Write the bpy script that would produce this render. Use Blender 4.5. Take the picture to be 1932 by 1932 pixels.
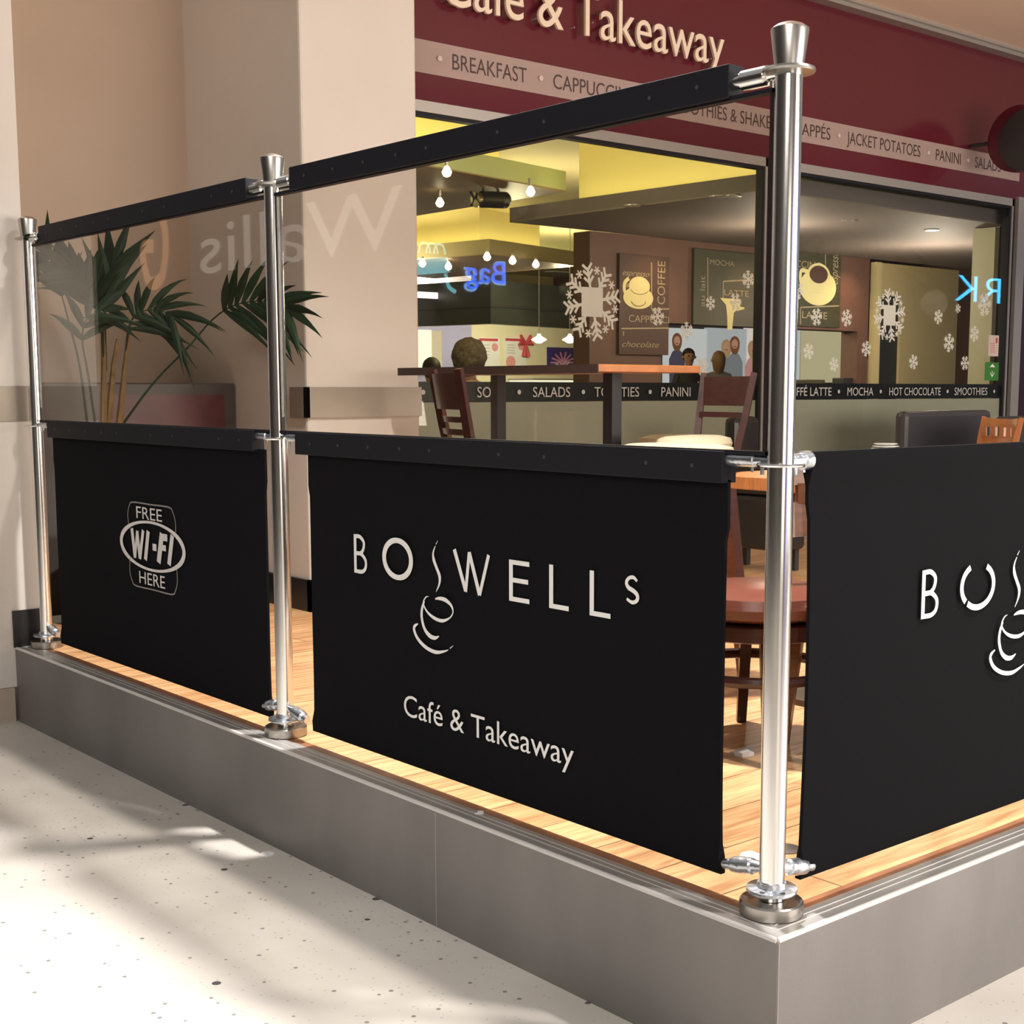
import bpy, bmesh, math, random
from mathutils import Vector, Matrix, noise
for o in list(bpy.data.objects): bpy.data.objects.remove(o)
random.seed(7)
S=bpy.context.scene; C=S.collection; PI=math.pi
# ---------------------------------------------------------------- camera
CP=Vector((-2.0447,-1.6895,1.0243)); YAW,PIT,F0,PX,PY=0.71207,-0.126132,2603.65,1030.35,1065.06
FW=Vector((math.sin(YAW)*math.cos(PIT),math.cos(YAW)*math.cos(PIT),math.sin(PIT)))
RT=Vector((math.cos(YAW),-math.sin(YAW),0)); UP=RT.cross(FW)
cam=bpy.data.objects.new('camera',bpy.data.cameras.new('camera')); C.objects.link(cam)
M=Matrix((RT,UP,-FW)).transposed().to_4x4(); M.translation=CP; cam.matrix_world=M
cam.data.sensor_width=36; cam.data.lens=F0*36/1932
cam.data.shift_x=(966-PX)/1932; cam.data.shift_y=(PY-966)/1932; cam.data.clip_start=.05
S.camera=cam
def on(x,y,ax,v):
    "survey helper: the point of the wall/floor plane (axis ax = v) sighted at x,y"
    d=FW+RT*((x-PX)/F0)-UP*((y-PY)/F0); t=(v-CP[ax])/d[ax]; return CP+d*t
# ---------------------------------------------------------------- world + light
w=bpy.data.worlds.new('world'); S.world=w; w.use_nodes=True
w.node_tree.nodes['Background'].inputs[0].default_value=(1,.955,.93,1); w.node_tree.nodes['Background'].inputs[1].default_value=.28
S.view_settings.view_transform='Standard'; S.view_settings.look='None'; S.view_settings.exposure=0; S.view_settings.gamma=1
S.view_settings.use_curve_mapping=False
def spot(loc,e,col=(1,.93,.84),r=.07,ang=150,blend=.4,tgt=None):
    l=bpy.data.lights.new('spot_lamp','SPOT'); l.energy=e; l.color=col; l.shadow_soft_size=r; l.spot_size=math.radians(ang); l.spot_blend=blend
    o=bpy.data.objects.new('spot_lamp',l); C.objects.link(o); o.location=loc
    if tgt is not None: o.rotation_euler=(Vector(tgt)-Vector(loc)).to_track_quat('-Z','Y').to_euler()
    return o
def area(loc,tgt,e,sx,sy,col=(1,.93,.85)):
    l=bpy.data.lights.new('area_lamp','AREA'); l.shape='RECTANGLE'; l.size=sx; l.size_y=sy; l.energy=e; l.color=col
    o=bpy.data.objects.new('area_lamp',l); C.objects.link(o); o.location=loc
    o.rotation_euler=(Vector(tgt)-Vector(loc)).to_track_quat('-Z','Y').to_euler(); return o
KEY=(.62,1.53,3.54)
spot(KEY,980,(1,.965,.93),.085,112,.75)
DL=[(2.3,1.7,60),(4.01,1.81,60),(5.76,1.88,60),(8.29,2.03,60)]
for x,y,e in DL: spot((x,y,3.54),e,(1,.9,.78),.06,110,.8)
spot((-1.9,1.0,4.6),520,(1,.97,.95),.12,44,1,(-1.75,1.0,-.3))      # atrium light over the concourse
area((3.0,-7.5,5.0),(1.5,2,0.8),400,7,2,(1,.955,.92))            # added soft fill behind the camera, brightens faces turned this way
spot((1.3,-1.9,4.1),540,(1,.94,.88),.09,84,.7,(1.0,-1.0,-.3))
area((-5.0,-3.2,3.9),(0,1.5,.6),240,3,2,(1,.94,.88))  # added soft fill for left-facing sides and banner print
# café interior
area((5.5,-5.2,1.6),(7,4,3.4),620,8,2.2,(1,.9,.78))                 # added fill aimed up from out of view, brightens the soffit
def point(loc,e,col,r=.08):
    l=bpy.data.lights.new('lamp','POINT'); l.energy=e; l.color=col; l.shadow_soft_size=r; o=bpy.data.objects.new('lamp',l); C.objects.link(o); o.location=loc
for p_,e_ in (((3.8,5.4,2.2),45),((6.8,9.0,2.3),70),((7.6,12.6,2.3),90),((10.8,12.8,2.4),110),((11,16,2.8),60)): point(p_,e_,(1,.9,.58))  # added points for bulb spill, brighten the café ceiling
for p_,e_ in (((6.6,5.6,1.9),44),((8.9,5.6,1.8),66),((7.8,8.4,2.4),46)): point(p_,e_,(1,.85,.7),.12)  # added points near the soffit, no fittings there, brighten the right pane
# ---------------------------------------------------------------- materials
MC={}
def mat(n,col,rough=.5,metal=0.,emit=None,es=0.,noise_=None,bump=None,coat=0,spec=None):
    if n in MC: return MC[n]
    m=bpy.data.materials.new(n); m.use_nodes=True; nt=m.node_tree; b=nt.nodes['Principled BSDF']; MC[n]=m
    b.inputs['Base Color'].default_value=(*col,1); b.inputs['Roughness'].default_value=rough; b.inputs['Metallic'].default_value=metal
    if spec is not None: b.inputs['Specular IOR Level'].default_value=spec
    if coat: b.inputs['Coat Weight'].default_value=coat; b.inputs['Coat Roughness'].default_value=.08
    if emit: b.inputs['Emission Color'].default_value=(*emit,1); b.inputs['Emission Strength'].default_value=es
    tc=nt.nodes.new('ShaderNodeTexCoord')
    if noise_:
        sc,amt=noise_[0],noise_[1]; st=noise_[2] if len(noise_)>2 else (1,1,1)
        mp=nt.nodes.new('ShaderNodeMapping'); mp.inputs['Scale'].default_value=st
        nz=nt.nodes.new('ShaderNodeTexNoise'); nz.inputs['Scale'].default_value=sc; nz.inputs['Detail'].default_value=6
        rp=nt.nodes.new('ShaderNodeValToRGB'); rp.color_ramp.elements[0].position=.3; rp.color_ramp.elements[1].position=.7
        rp.color_ramp.elements[0].color=(*[c*(1-amt) for c in col],1); rp.color_ramp.elements[1].color=(*[min(1,c*(1+amt)) for c in col],1)
        nt.links.new(tc.outputs['Object'],mp.inputs[0]); nt.links.new(mp.outputs[0],nz.inputs[0]); nt.links.new(nz.outputs[0],rp.inputs[0]); nt.links.new(rp.outputs[0],b.inputs['Base Color'])
    if bump:
        nz=nt.nodes.new('ShaderNodeTexNoise'); nz.inputs['Scale'].default_value=bump[0]; nz.inputs['Detail'].default_value=4
        bp=nt.nodes.new('ShaderNodeBump'); bp.inputs['Strength'].default_value=bump[1]; bp.inputs['Distance'].default_value=.01
        nt.links.new(tc.outputs['Object'],nz.inputs[0]); nt.links.new(nz.outputs[0],bp.inputs['Height']); nt.links.new(bp.outputs[0],b.inputs['Normal'])
    return m
def emis(n,col,s):
    if n in MC: return MC[n]
    m=bpy.data.materials.new(n); m.use_nodes=True; nt=m.node_tree; nt.nodes.clear(); e=nt.nodes.new('ShaderNodeEmission'); o=nt.nodes.new('ShaderNodeOutputMaterial')
    e.inputs[0].default_value=(*col,1); e.inputs[1].default_value=s; nt.links.new(e.outputs[0],o.inputs[0]); MC[n]=m; return m
def glass(n,tint,ior=1.5,rough=.0,gain=1.):
    m=bpy.data.materials.new(n); m.use_nodes=True; nt=m.node_tree; nt.nodes.clear(); N=nt.nodes.new; L=nt.links.new
    t=N('ShaderNodeBsdfTransparent'); t.inputs[0].default_value=(*tint,1); g=N('ShaderNodeBsdfGlossy'); g.inputs['Roughness'].default_value=rough
    ge=N('ShaderNodeNewGeometry'); mr=N('ShaderNodeMapRange'); mr.inputs['To Min'].default_value=ior; mr.inputs['To Max'].default_value=1/ior
    L(ge.outputs['Backfacing'],mr.inputs['Value']); f=N('ShaderNodeFresnel'); L(mr.outputs[0],f.inputs['IOR'])
    mu=N('ShaderNodeMath'); mu.operation='MULTIPLY'; mu.use_clamp=True; mu.inputs[1].default_value=gain; L(f.outputs[0],mu.inputs[0])
    mx=N('ShaderNodeMixShader'); L(mu.outputs[0],mx.inputs[0]); L(t.outputs[0],mx.inputs[1]); L(g.outputs[0],mx.inputs[2])
    o=N('ShaderNodeOutputMaterial'); L(mx.outputs[0],o.inputs[0]); MC[n]=m; return m
CREAM=mat('cream_paint',(.62,.575,.525),.55,noise_=(2,.03)); TAN=mat('tan_paint',(.50,.395,.305),.6,noise_=(2,.03))
STEEL=mat('polished_steel',(.85,.84,.82),.17,1); BRUSH=mat('brushed_steel',(.5,.48,.45),.3,1); ZINC=mat('galvanised_zinc',(.66,.7,.75),.32,1,bump=(60,.25))
CLAD=mat('brushed_cladding',(.24,.226,.222),.5,.5,noise_=(3,.14,(1,1,.5)),bump=(150,.03)); LIP=mat('worn_aluminium',(.42,.40,.38),.4,.4,noise_=(9,.12,(1,1,1)))
FAB=mat('black_canvas',(.006,.006,.0075),.95,bump=(900,.15),spec=.12); BLK=mat('black_plastic',(.010,.010,.014),.6,spec=.25); SCR=mat('black_screw_head',(.05,.05,.055),.5)
WHT=mat('white_print',(.86,.85,.83),.6); GRYP=mat('pale_grey_print',(.78,.74,.71),.6); BBASE=mat('black_skirting',(.012,.011,.012),.4)
MAR=mat('maroon_panel',(.10,.012,.022),.22,noise_=(1,.04),coat=.3); BAND=mat('mauve_band',(.36,.27,.25),.35); ALU=mat('satin_aluminium_frame',(.47,.44,.41),.4,.6)
GBAND=mat('grey_wall_band',(.30,.26,.215),.35,.3,noise_=(5,.1)); DK=mat('dark_charcoal',(.03,.03,.032),.5); DKT=mat('dark_trough',(.07,.06,.055),.4)
WOOD=mat('orange_varnished_wood',(.46,.17,.055),.32,noise_=(14,.2,(1,6,1)),coat=.2); DWOOD=mat('dark_mahogany_wood',(.05,.016,.011),.35,noise_=(14,.25,(1,1,5)),coat=.2); MWOOD=mat('mid_brown_wood',(.16,.055,.025),.35,noise_=(14,.25,(1,1,5)),coat=.2)
TRIMW=mat('reddish_wood_nosing',(.27,.11,.05),.4,noise_=(12,.25,(1,1,1))); CUSH=mat('cream_leatherette',(.62,.58,.42),.42); MLEA=mat('maroon_leather',(.15,.045,.03),.28,bump=(40,.1)); GLEA=mat('dark_grey_leather',(.05,.047,.052),.4)
LETT=mat('cream_raised_letters',(.78,.66,.53),.45); DTXT=mat('dark_brown_print',(.06,.035,.03),.5); STXT=mat('pale_etched_print',(.5,.49,.46),.5)
YEL=mat('pale_yellow_plaster',(.75,.66,.36),.7); GREEN=mat('pale_green_fascia',(.5,.56,.36),.6); BRN=mat('brown_wall',(.16,.085,.065),.6,noise_=(4,.08)); SOFF=mat('taupe_soffit',(.2,.165,.15),.7)
PEACH=mat('peach_ceiling',(.82,.66,.54),.7); LEAF=mat('dark_palm_leaf',(.010,.028,.010),.55,spec=.25,noise_=(9,.3)); STEM=mat('palm_stem',(.09,.1,.035),.5); PAPER=mat('white_tissue',(.82,.8,.78),.8)
SNOW=mat('frosted_white_sticker',(.62,.62,.55),.7); CUPC=mat('cream_printed_cup',(.8,.74,.38),.6); ART=mat('dark_brown_art_board',(.09,.05,.04),.5); ARTG=mat('dark_olive_art_board',(.06,.06,.035),.5); PTXT=mat('beige_board_print',(.4,.33,.22),.6)
SKIN=mat('skin',(.5,.27,.18),.5); HAIR=mat('greying_brown_hair',(.1,.075,.045),.7,noise_=(40,.5),bump=(70,.6)); DHAIR=mat('dark_hair',(.02,.013,.01),.5); LHAIR=mat('long_light_brown_hair',(.17,.09,.04),.5); COATB=mat('black_coat',(.012,.012,.014),.6); COATG=mat('grey_coat',(.12,.12,.125),.8)
CLEAR=glass('clear_window_glass',(.93,.94,.9),1.5,0,1.0); TINT=glass('smoky_screen_glass',(.90,.88,.85),1.5,0,1.0)
def floor_mat():
    m=mat('speckled_terrazzo',(.7,.66,.6),.32); nt=m.node_tree; b=nt.nodes['Principled BSDF']; N=nt.nodes.new; L=nt.links.new
    tc=N('ShaderNodeTexCoord'); n=N('ShaderNodeTexNoise'); n.inputs['Scale'].default_value=3; n.inputs['Detail'].default_value=5
    r=N('ShaderNodeValToRGB'); r.color_ramp.elements[0].position=.3; r.color_ramp.elements[0].color=(.60,.555,.50,1); r.color_ramp.elements[1].position=.75; r.color_ramp.elements[1].color=(.72,.68,.62,1)
    L(tc.outputs['Object'],n.inputs[0]); L(n.outputs[0],r.inputs[0]); prev=r.outputs[0]
    for sc,th,col,j in ((22,.13,(.10,.095,.09,1),.82),(64,.17,(.25,.235,.22,1),.74),(120,.2,(.5,.47,.44,1),.6)):
        wn=N('ShaderNodeTexNoise'); wn.inputs['Scale'].default_value=sc*1.7; mxv=N('ShaderNodeMix'); mxv.data_type='RGBA'; mxv.inputs[0].default_value=.02; L(tc.outputs['Object'],mxv.inputs[6]); L(wn.outputs['Color'],mxv.inputs[7])
        v=N('ShaderNodeTexVoronoi'); v.inputs['Scale'].default_value=sc*.5; L(mxv.outputs[2],v.inputs['Vector'])
        c=N('ShaderNodeMath'); c.operation='LESS_THAN'; c.inputs[1].default_value=th; L(v.outputs['Distance'],c.inputs[0])
        sp=N('ShaderNodeSeparateColor'); L(v.outputs['Color'],sp.inputs[0]); c2=N('ShaderNodeMath'); c2.operation='GREATER_THAN'; c2.inputs[1].default_value=j; L(sp.outputs[0],c2.inputs[0])
        mu=N('ShaderNodeMath'); mu.operation='MULTIPLY'; L(c.outputs[0],mu.inputs[0]); L(c2.outputs[0],mu.inputs[1])
        mx=N('ShaderNodeMix'); mx.data_type='RGBA'; L(mu.outputs[0],mx.inputs[0]); L(prev,mx.inputs[6]); mx.inputs[7].default_value=col; prev=mx.outputs[2]
    L(prev,b.inputs['Base Color']); return m
def plank_mat():
    m=mat('oak_laminate_planks',(.6,.35,.17),.33); nt=m.node_tree; b=nt.nodes['Principled BSDF']; N=nt.nodes.new; L=nt.links.new
    tc=N('ShaderNodeTexCoord'); br=N('ShaderNodeTexBrick'); br.inputs['Scale'].default_value=1; br.inputs['Brick Width'].default_value=1.25; br.inputs['Row Height'].default_value=.19; br.inputs['Mortar Size'].default_value=.0022
    br.inputs['Color1'].default_value=(.72,.44,.22,1); br.inputs['Color2'].default_value=(.60,.34,.16,1); br.inputs['Mortar'].default_value=(.2,.1,.045,1); br.inputs['Bias'].default_value=0
    mp=N('ShaderNodeMapping'); mp.inputs['Location'].default_value=(.4,.06,0); L(tc.outputs['Object'],mp.inputs[0]); L(mp.outputs[0],br.inputs['Vector'])
    m2=N('ShaderNodeMapping'); m2.inputs['Scale'].default_value=(1.6,16,1); L(tc.outputs['Object'],m2.inputs[0]); n=N('ShaderNodeTexNoise'); n.inputs['Scale'].default_value=2.2; n.inputs['Detail'].default_value=8; n.inputs['Distortion'].default_value=1.2; L(m2.outputs[0],n.inputs[0])
    r=N('ShaderNodeValToRGB'); r.color_ramp.elements[0].position=.33; r.color_ramp.elements[0].color=(.62,.5,.42,1); r.color_ramp.elements[1].position=.62; r.color_ramp.elements[1].color=(1.12,1.12,1.1,1); L(n.outputs[0],r.inputs[0])
    mx=N('ShaderNodeMix'); mx.data_type='RGBA'; mx.blend_type='MULTIPLY'; mx.inputs[0].default_value=.85; L(br.outputs[0],mx.inputs[6]); L(r.outputs[0],mx.inputs[7]); L(mx.outputs[2],b.inputs['Base Color']); return m
TERR=floor_mat(); PLANK=plank_mat()
# ---------------------------------------------------------------- helpers
def NB(): return bmesh.new()
def box(bm,x0,x1,y0,y1,z0,z1,mx=None):
    vs=[bm.verts.new(Vector(p) if mx is None else mx@Vector(p)) for p in ((x0,y0,z0),(x1,y0,z0),(x1,y1,z0),(x0,y1,z0),(x0,y0,z1),(x1,y0,z1),(x1,y1,z1),(x0,y1,z1))]
    for f in ((0,3,2,1),(4,5,6,7),(0,1,5,4),(1,2,6,5),(2,3,7,6),(3,0,4,7)): bm.faces.new([vs[i] for i in f])
    return bm
def tube(bm,pts,rs,n=12,cap=True):
    pts=[Vector(p) for p in pts]; rs=rs if isinstance(rs,(list,tuple)) else [rs]*len(pts); rings=[]
    for i,p in enumerate(pts):
        d=(pts[min(i+1,len(pts)-1)]-pts[max(i-1,0)]).normalized(); a=Vector((0,0,1)) if abs(d.z)<.9 else Vector((1,0,0))
        u=d.cross(a).normalized(); v=d.cross(u)
        rings.append([bm.verts.new(p+(u*math.cos(2*PI*k/n)+v*math.sin(2*PI*k/n))*rs[i]) for k in range(n)])
    for a,b in zip(rings,rings[1:]):
        for k in range(n): bm.faces.new((a[k],a[(k+1)%n],b[(k+1)%n],b[k]))
    if cap: bm.faces.new(rings[0][::-1]); bm.faces.new(rings[-1])
    return bm
def lathe(bm,prof,c=(0,0,0),n=40,sx=1,sy=1):
    c=Vector(c); rings=[]
    for r,z in prof: rings.append([bm.verts.new(c+Vector((max(r,1e-4)*sx*math.cos(2*PI*k/n),max(r,1e-4)*sy*math.sin(2*PI*k/n),z))) for k in range(n)])
    for a,b in zip(rings,rings[1:]):
        for k in range(n): bm.faces.new((a[k],a[(k+1)%n],b[(k+1)%n],b[k]))
    bm.faces.new(rings[0][::-1]); bm.faces.new(rings[-1]); return bm
def obj(name,bm,m,parent=None,smooth=False,bev=0):
    bmesh.ops.recalc_face_normals(bm,faces=bm.faces)
    me=bpy.data.meshes.new(name); bm.to_mesh(me); bm.free(); me.materials.append(m)
    o=bpy.data.objects.new(name,me); C.objects.link(o)
    if smooth:
        for p in me.polygons: p.use_smooth=True
        me.set_sharp_from_angle(angle=math.radians(30))
    if bev: md=o.modifiers.new('b','BEVEL'); md.width=bev; md.segments=2; md.limit_method='ANGLE'
    if parent is not None:
        o.parent=parent; o.matrix_parent_inverse=Matrix.Translation(parent.location).inverted() if parent.type=='EMPTY' and tuple(parent.rotation_euler)==(0,0,0) else Matrix()
    return o
def tag(o,label,cat,group=None,kind=None):
    if label: o['label']=label
    if cat: o['category']=cat
    if group: o['group']=group
    if kind: o['kind']=kind
    return o
def thing(name,label,cat,loc=(0,0,0),group=None,kind=None):
    o=bpy.data.objects.new(name,None); C.objects.link(o); o.location=loc; o.empty_display_size=.1; return tag(o,label,cat,group,kind)
def struct(name,bm,m,label=None,bev=0):
    o=obj(name,bm,m,bev=bev); o['kind']='structure'; tag(o,label or name.replace('_',' '),'structure'); return o
def copytree(r,loc,label=None,rz=0,group=None):
    c=r.copy(); C.objects.link(c); c.location=loc; c.rotation_euler=(0,0,rz)
    if label: c['label']=label
    if group: c['group']=group
    for ch in list(r.children):
        k=ch.copy(); C.objects.link(k); k.parent=c
        for g in list(ch.children): q=g.copy(); C.objects.link(q); q.parent=k
    return c
# flat drawing helper: 2-D shapes put on a plane (origin, u, v)
class Flat:
    def __init__(s,o,u,v,off=.0,th=.0012): s.o=Vector(o); s.u=Vector(u).normalized(); s.v=Vector(v).normalized(); s.n=s.u.cross(s.v); s.bm=NB(); s.th=th; s.off=off; s.k=0
    def P(s,p,h=0): return s.o+s.u*p[0]+s.v*p[1]+s.n*(s.off+h)
    def poly(s,pts):
        s.k+=1; a=[s.bm.verts.new(s.P(p,s.th+.00004*s.k)) for p in pts]
        try: s.bm.faces.new(a)
        except Exception: pass
    def quad(s,x0,x1,y0,y1): s.poly([(x0,y0),(x1,y0),(x1,y1),(x0,y1)])
    def disc(s,x,y,r,ry=None,n=24): s.poly([(x+r*math.cos(2*PI*k/n),y+(ry or r)*math.sin(2*PI*k/n)) for k in range(n)])
    def stroke(s,pts,wd,closed=False,sm=6):
        pts=[Vector(p).to_2d() for p in pts]; n=len(pts)
        if not isinstance(wd,(list,tuple)): wd=[wd]*n
        if sm>1 and n>2:
            q=[];ww=[]; rng=range(n) if closed else range(n-1)
            for i in rng:
                p0=pts[(i-1)%n] if (closed or i>0) else pts[0]; p1=pts[i]; p2=pts[(i+1)%n]; p3=pts[(i+2)%n] if (closed or i<n-2) else pts[-1]
                for k in range(sm):
                    t=k/sm; q.append(.5*((2*p1)+(p2-p0)*t+(2*p0-5*p1+4*p2-p3)*t*t+(3*p1-p0-3*p2+p3)*t**3)); ww.append(wd[i]*(1-t)+wd[(i+1)%n]*t)
            if not closed: q.append(pts[-1]); ww.append(wd[-1])
            pts,wd=q,ww; n=len(pts)
        L=[];R=[]
        for i in range(n):
            a=pts[(i-1)%n] if (closed or i>0) else pts[i]; b=pts[(i+1)%n] if (closed or i<n-1) else pts[i]
            d=(b-a).normalized(); nn=Vector((-d.y,d.x)); L.append(pts[i]+nn*wd[i]/2); R.append(pts[i]-nn*wd[i]/2)
        s.k+=1; h=s.th+.00004*s.k
        Lv=[s.bm.verts.new(s.P(p,h)) for p in L]; Rv=[s.bm.verts.new(s.P(p,h)) for p in R]
        for i in range(n if closed else n-1): j=(i+1)%n; s.bm.faces.new((Rv[i],Rv[j],Lv[j],Lv[i]))
    def line(s,a,b,w): s.stroke([a,b],w,sm=1)
    def done(s,name,m,parent=None): return obj(name,s.bm,m,parent)
DG=None
def text(name,st,m,o,u,v,x0,x1,y0,h,parent=None,ext=.0,shear=0,bold=0,off=.0015):
    "lettering fitted between x0 and x1 on the plane (o,u,v), capitals h high, standing on y0"
    c=bpy.data.curves.new(name,'FONT'); c.body=st; c.size=1; c.extrude=ext; c.shear=shear; c.offset=bold; c.resolution_u=4
    t=bpy.data.objects.new('tmp',c); C.objects.link(t); bpy.context.view_layer.update()
    me=bpy.data.meshes.new_from_object(t.evaluated_get(bpy.context.evaluated_depsgraph_get())); bpy.data.objects.remove(t)
    c2=bpy.data.curves.new('q','FONT'); c2.body='E'; t=bpy.data.objects.new('tmp',c2); C.objects.link(t); bpy.context.view_layer.update()
    me2=bpy.data.meshes.new_from_object(t.evaluated_get(bpy.context.evaluated_depsgraph_get())); bpy.data.objects.remove(t)
    ch=max(q.co.y for q in me2.vertices); bpy.data.meshes.remove(me2)
    xs=[q.co.x for q in me.vertices]; a,b=min(xs),max(xs); u=Vector(u).normalized(); v=Vector(v).normalized(); n=u.cross(v); o=Vector(o)
    for q in me.vertices:
        x=x0+(q.co.x-a)/(b-a)*(x1-x0); y=y0+q.co.y/ch*h; q.co=o+u*x+v*y+n*(off+q.co.z+ext)
    me.materials.clear(); me.materials.append(m); r=bpy.data.objects.new(name,me); C.objects.link(r)
    if parent is not None: r.parent=parent; r.matrix_parent_inverse=Matrix.Translation(parent.location).inverted() if parent.type=='EMPTY' else Matrix()
    return r
def join_bm(o_list): pass
# ================================================================ SETTING
ZF=-.302; L1=1.87; L2=3.743
struct('floor',box(NB(),-9,30,-9,18,ZF-.1,ZF),TERR,'speckled pale concourse floor')
struct('wall_left',box(NB(),-.30,.007,3.82,5.1,ZF+.14,5.2),CREAM,'cream column at the left end of the barrier',bev=.004)
b=NB(); box(b,-.305,-.11,3.815,3.86,ZF,ZF+.14); struct('baseboard_left',b,mat('tan_base_stone',(.40,.34,.28),.4),'tan stone base of the left column')
b=NB(); box(b,-.105,.012,3.812,3.83,0,.148); box(b,-.0,.02,3.812,4.92,0,.148); struct('baseboard_column',b,BBASE,'black skirting of the left column')
b=NB(); box(b,-.305,.012,3.817,3.83,.899,1.038); box(b,.0,.012,3.817,3.93,.899,1.038); struct('trim_1',b,GBAND,'grey band around the left column')
struct('wall_back',box(NB(),.0,2.2,4.93,5.1,-.05,5.2),TAN,'tan wall between the columns')
b=NB(); box(b,1.27,1.9,3.82,5.1,.0005,5.2); struct('wall_pillar',b,CREAM,'cream pillar left of the window',bev=.012)
b=NB(); box(b,1.258,1.905,3.81,3.83,.896,1.036); box(b,1.258,1.28,3.81,3.954,.896,1.036); struct('trim_2',b,GBAND,'grey band around the pillar')
b=NB(); box(b,1.255,1.28,3.805,4.92,0,.148); box(b,1.255,1.905,3.805,3.83,0,.148); struct('baseboard_pillar',b,BBASE,'black skirting of the pillar')
# soffit above the terrace
struct('ceiling',box(NB(),.2,12,.7,5.0,3.58,3.75),PEACH,'peach soffit above the shop front')
b=NB(); box(b,1.9,12,4.2,4.3,3.535,3.58); box(b,1.9,12,4.17,4.3,3.56,3.58); struct('trim_3',b,ALU,'pale trim on top of the fascia')
# raised platform
pl=thing('raised_platform','raised café terrace platform with steel-clad sides and oak laminate deck','platform',(0,0,0))
obj('deck',box(NB(),0,9.5,0,4.28,-.03,0),PLANK,pl)
b=NB(); box(b,-.028,0,-.028,3.815,-.03,.0006); box(b,0,9.5,-.028,0,-.03,.0006); obj('nosing',b,TRIMW,pl)
b=NB()
for p in ([(-.092,-.092),(-.028,-.028),(-.028,3.815),(-.092,3.815)],[(-.092,-.092),(9.5,-.092),(9.5,-.028),(-.028,-.028)]):
    t=[b.verts.new((x,y,0)) for x,y in p]; d=[b.verts.new((x,y,-.03)) for x,y in p]; b.faces.new(t); b.faces.new(d)
    for i in range(4): b.faces.new((t[i],t[(i+1)%4],d[(i+1)%4],d[i]))
obj('ledge',b,LIP,pl)
b=NB(); tube(b,[(-.094,3.815,-.004),(-.094,-.094,-.004)],.0065,10); tube(b,[(-.094,-.094,-.004),(9.5,-.094,-.004)],.0065,10)
box(b,-.066,-.064,-.06,3.81,0,.0012); box(b,-.048,-.0465,-.05,3.81,0,.0012); box(b,-.06,9.5,-.066,-.064,0,.0012); box(b,-.05,9.5,-.048,-.0465,0,.0012); obj('edge_lip',b,mat('bright_worn_lip',(.8,.77,.74),.4,.3),pl,smooth=True)
b=NB(); box(b,-.1,-.06,-.1,3.815,ZF,-.006); box(b,-.06,9.5,-.1,-.06,ZF,-.006); obj('cladding',b,CLAD,pl)
b=NB(); box(b,-.0975,-.096,-.1015,-.1,ZF,-.006); box(b,-.1008,-.1,.98,.9815,ZF,-.01); obj('cladding_joint',b,mat('dull_joint',(.5,.48,.45),.5,.6),pl)
# ================================================================ SHOP FRONT
YF=4.3
fx=struct('wall_front',box(NB(),1.9,9.2,YF+.03,YF+.25,2.50,3.6),MAR,'maroon fascia above the café window')
fa=thing('fascia_sign','glossy maroon fascia sign with raised cream café lettering over a menu strip','sign',(2.19,YF,2.5))
obj('fascia_board',box(NB(),2.0,9.2,YF-.01,YF+.03,2.50,3.535),MAR,fa)
obj('menu_strip',box(NB(),2.19,8.0,YF-.016,YF-.01,2.638,2.802),BAND,fa)
U=(1,0,0); V=(0,0,1); O=(0,YF-.016,0)
for st,x0,x1 in (('BREAKFAST',(850,145),(990,160)),('CAPPUCCINO',(1040,170),(1200,190)),('SMOOTHIES & SHAKES',(1254,200),(1459,235)),('FRAPPÉS',(1488,250),(1563,250)),('JACKET POTATOES',(1594,270),(1733,280)),('PANINI',(1762,290),(1809,300)),('SALADS',(1836,300),(1885,300))):
    text('menu_lettering',st,DTXT,O,U,V,on(*x0,1,YF).x,on(*x1,1,YF).x,2.682,.078,fa)
b=NB()
for q in ((824,110),(1015,145),(1228,180),(1474,240),(1577,255),(1746,285),(1821,300),(1897,310)):
    x=on(*q,1,YF).x; obj('strip_stud',tube(NB(),[(x,YF-.016,2.72),(x,YF-.03,2.72)],.014,10),mat('pale_stud',(.6,.5,.47),.3),fa,smooth=True)
lt=text('raised_lettering','Café & Takeaway',LETT,(0,YF-.055,0),U,V,2.36,4.50,2.985,.235,fa,ext=.008)
b=NB()
for k in range(15):
    x=2.45+k*.14; b=tube(NB(),[(x,YF-.05,3.02+.05*(k%2)),(x,YF-.01,3.02+.05*(k%2))],.004,6)
    obj('letter_stand_off',b,ALU,fa)
# windows
def window(name,x0,x1,label):
    wn=thing(name,label,'structure',(x0,YF,0),kind='structure')
    b=NB(); box(b,x0-.02,x1+.02,YF-.02,YF+.05,2.444,2.50); box(b,x0-.02,x0,YF-.02,YF+.05,.0,2.5); box(b,x1,x1+.02,YF-.02,YF+.05,.0,2.5); box(b,x0,x1,YF-.02,YF+.05,0,.08); obj('window_frame',b,ALU,wn)
    b=NB(); box(b,x0,x1,YF-.012,YF+.04,2.425,2.4435); box(b,x0,x0+.012,YF-.012,YF+.04,.08,2.43); box(b,x1-.025,x1,YF-.012,YF+.04,.08,2.43); obj('gasket',b,BLK,wn)
    obj('pane',box(NB(),x0,x1,YF,YF+.008,.08,2.43),CLEAR,wn)
    f=obj('frosted_film',box(NB(),x0+.012,x1-.02,YF+.010,YF+.014,.08,.955),mat('grey_green_frost',(.42,.42,.37),.4,noise_=(1.2,.1)),wn)
    obj('dark_band',box(NB(),x0+.012,x1-.02,YF+.0095,YF+.0135,.957,1.066),mat('black_window_vinyl',(.012,.013,.018),.3),wn)
    return wn
w1=window('window_1',2.19,4.97,'wide left pane of the café window, maroon fascia above'); w2=window('window_2',5.06,7.91,'right pane of the café window with palm reflected')
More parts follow.
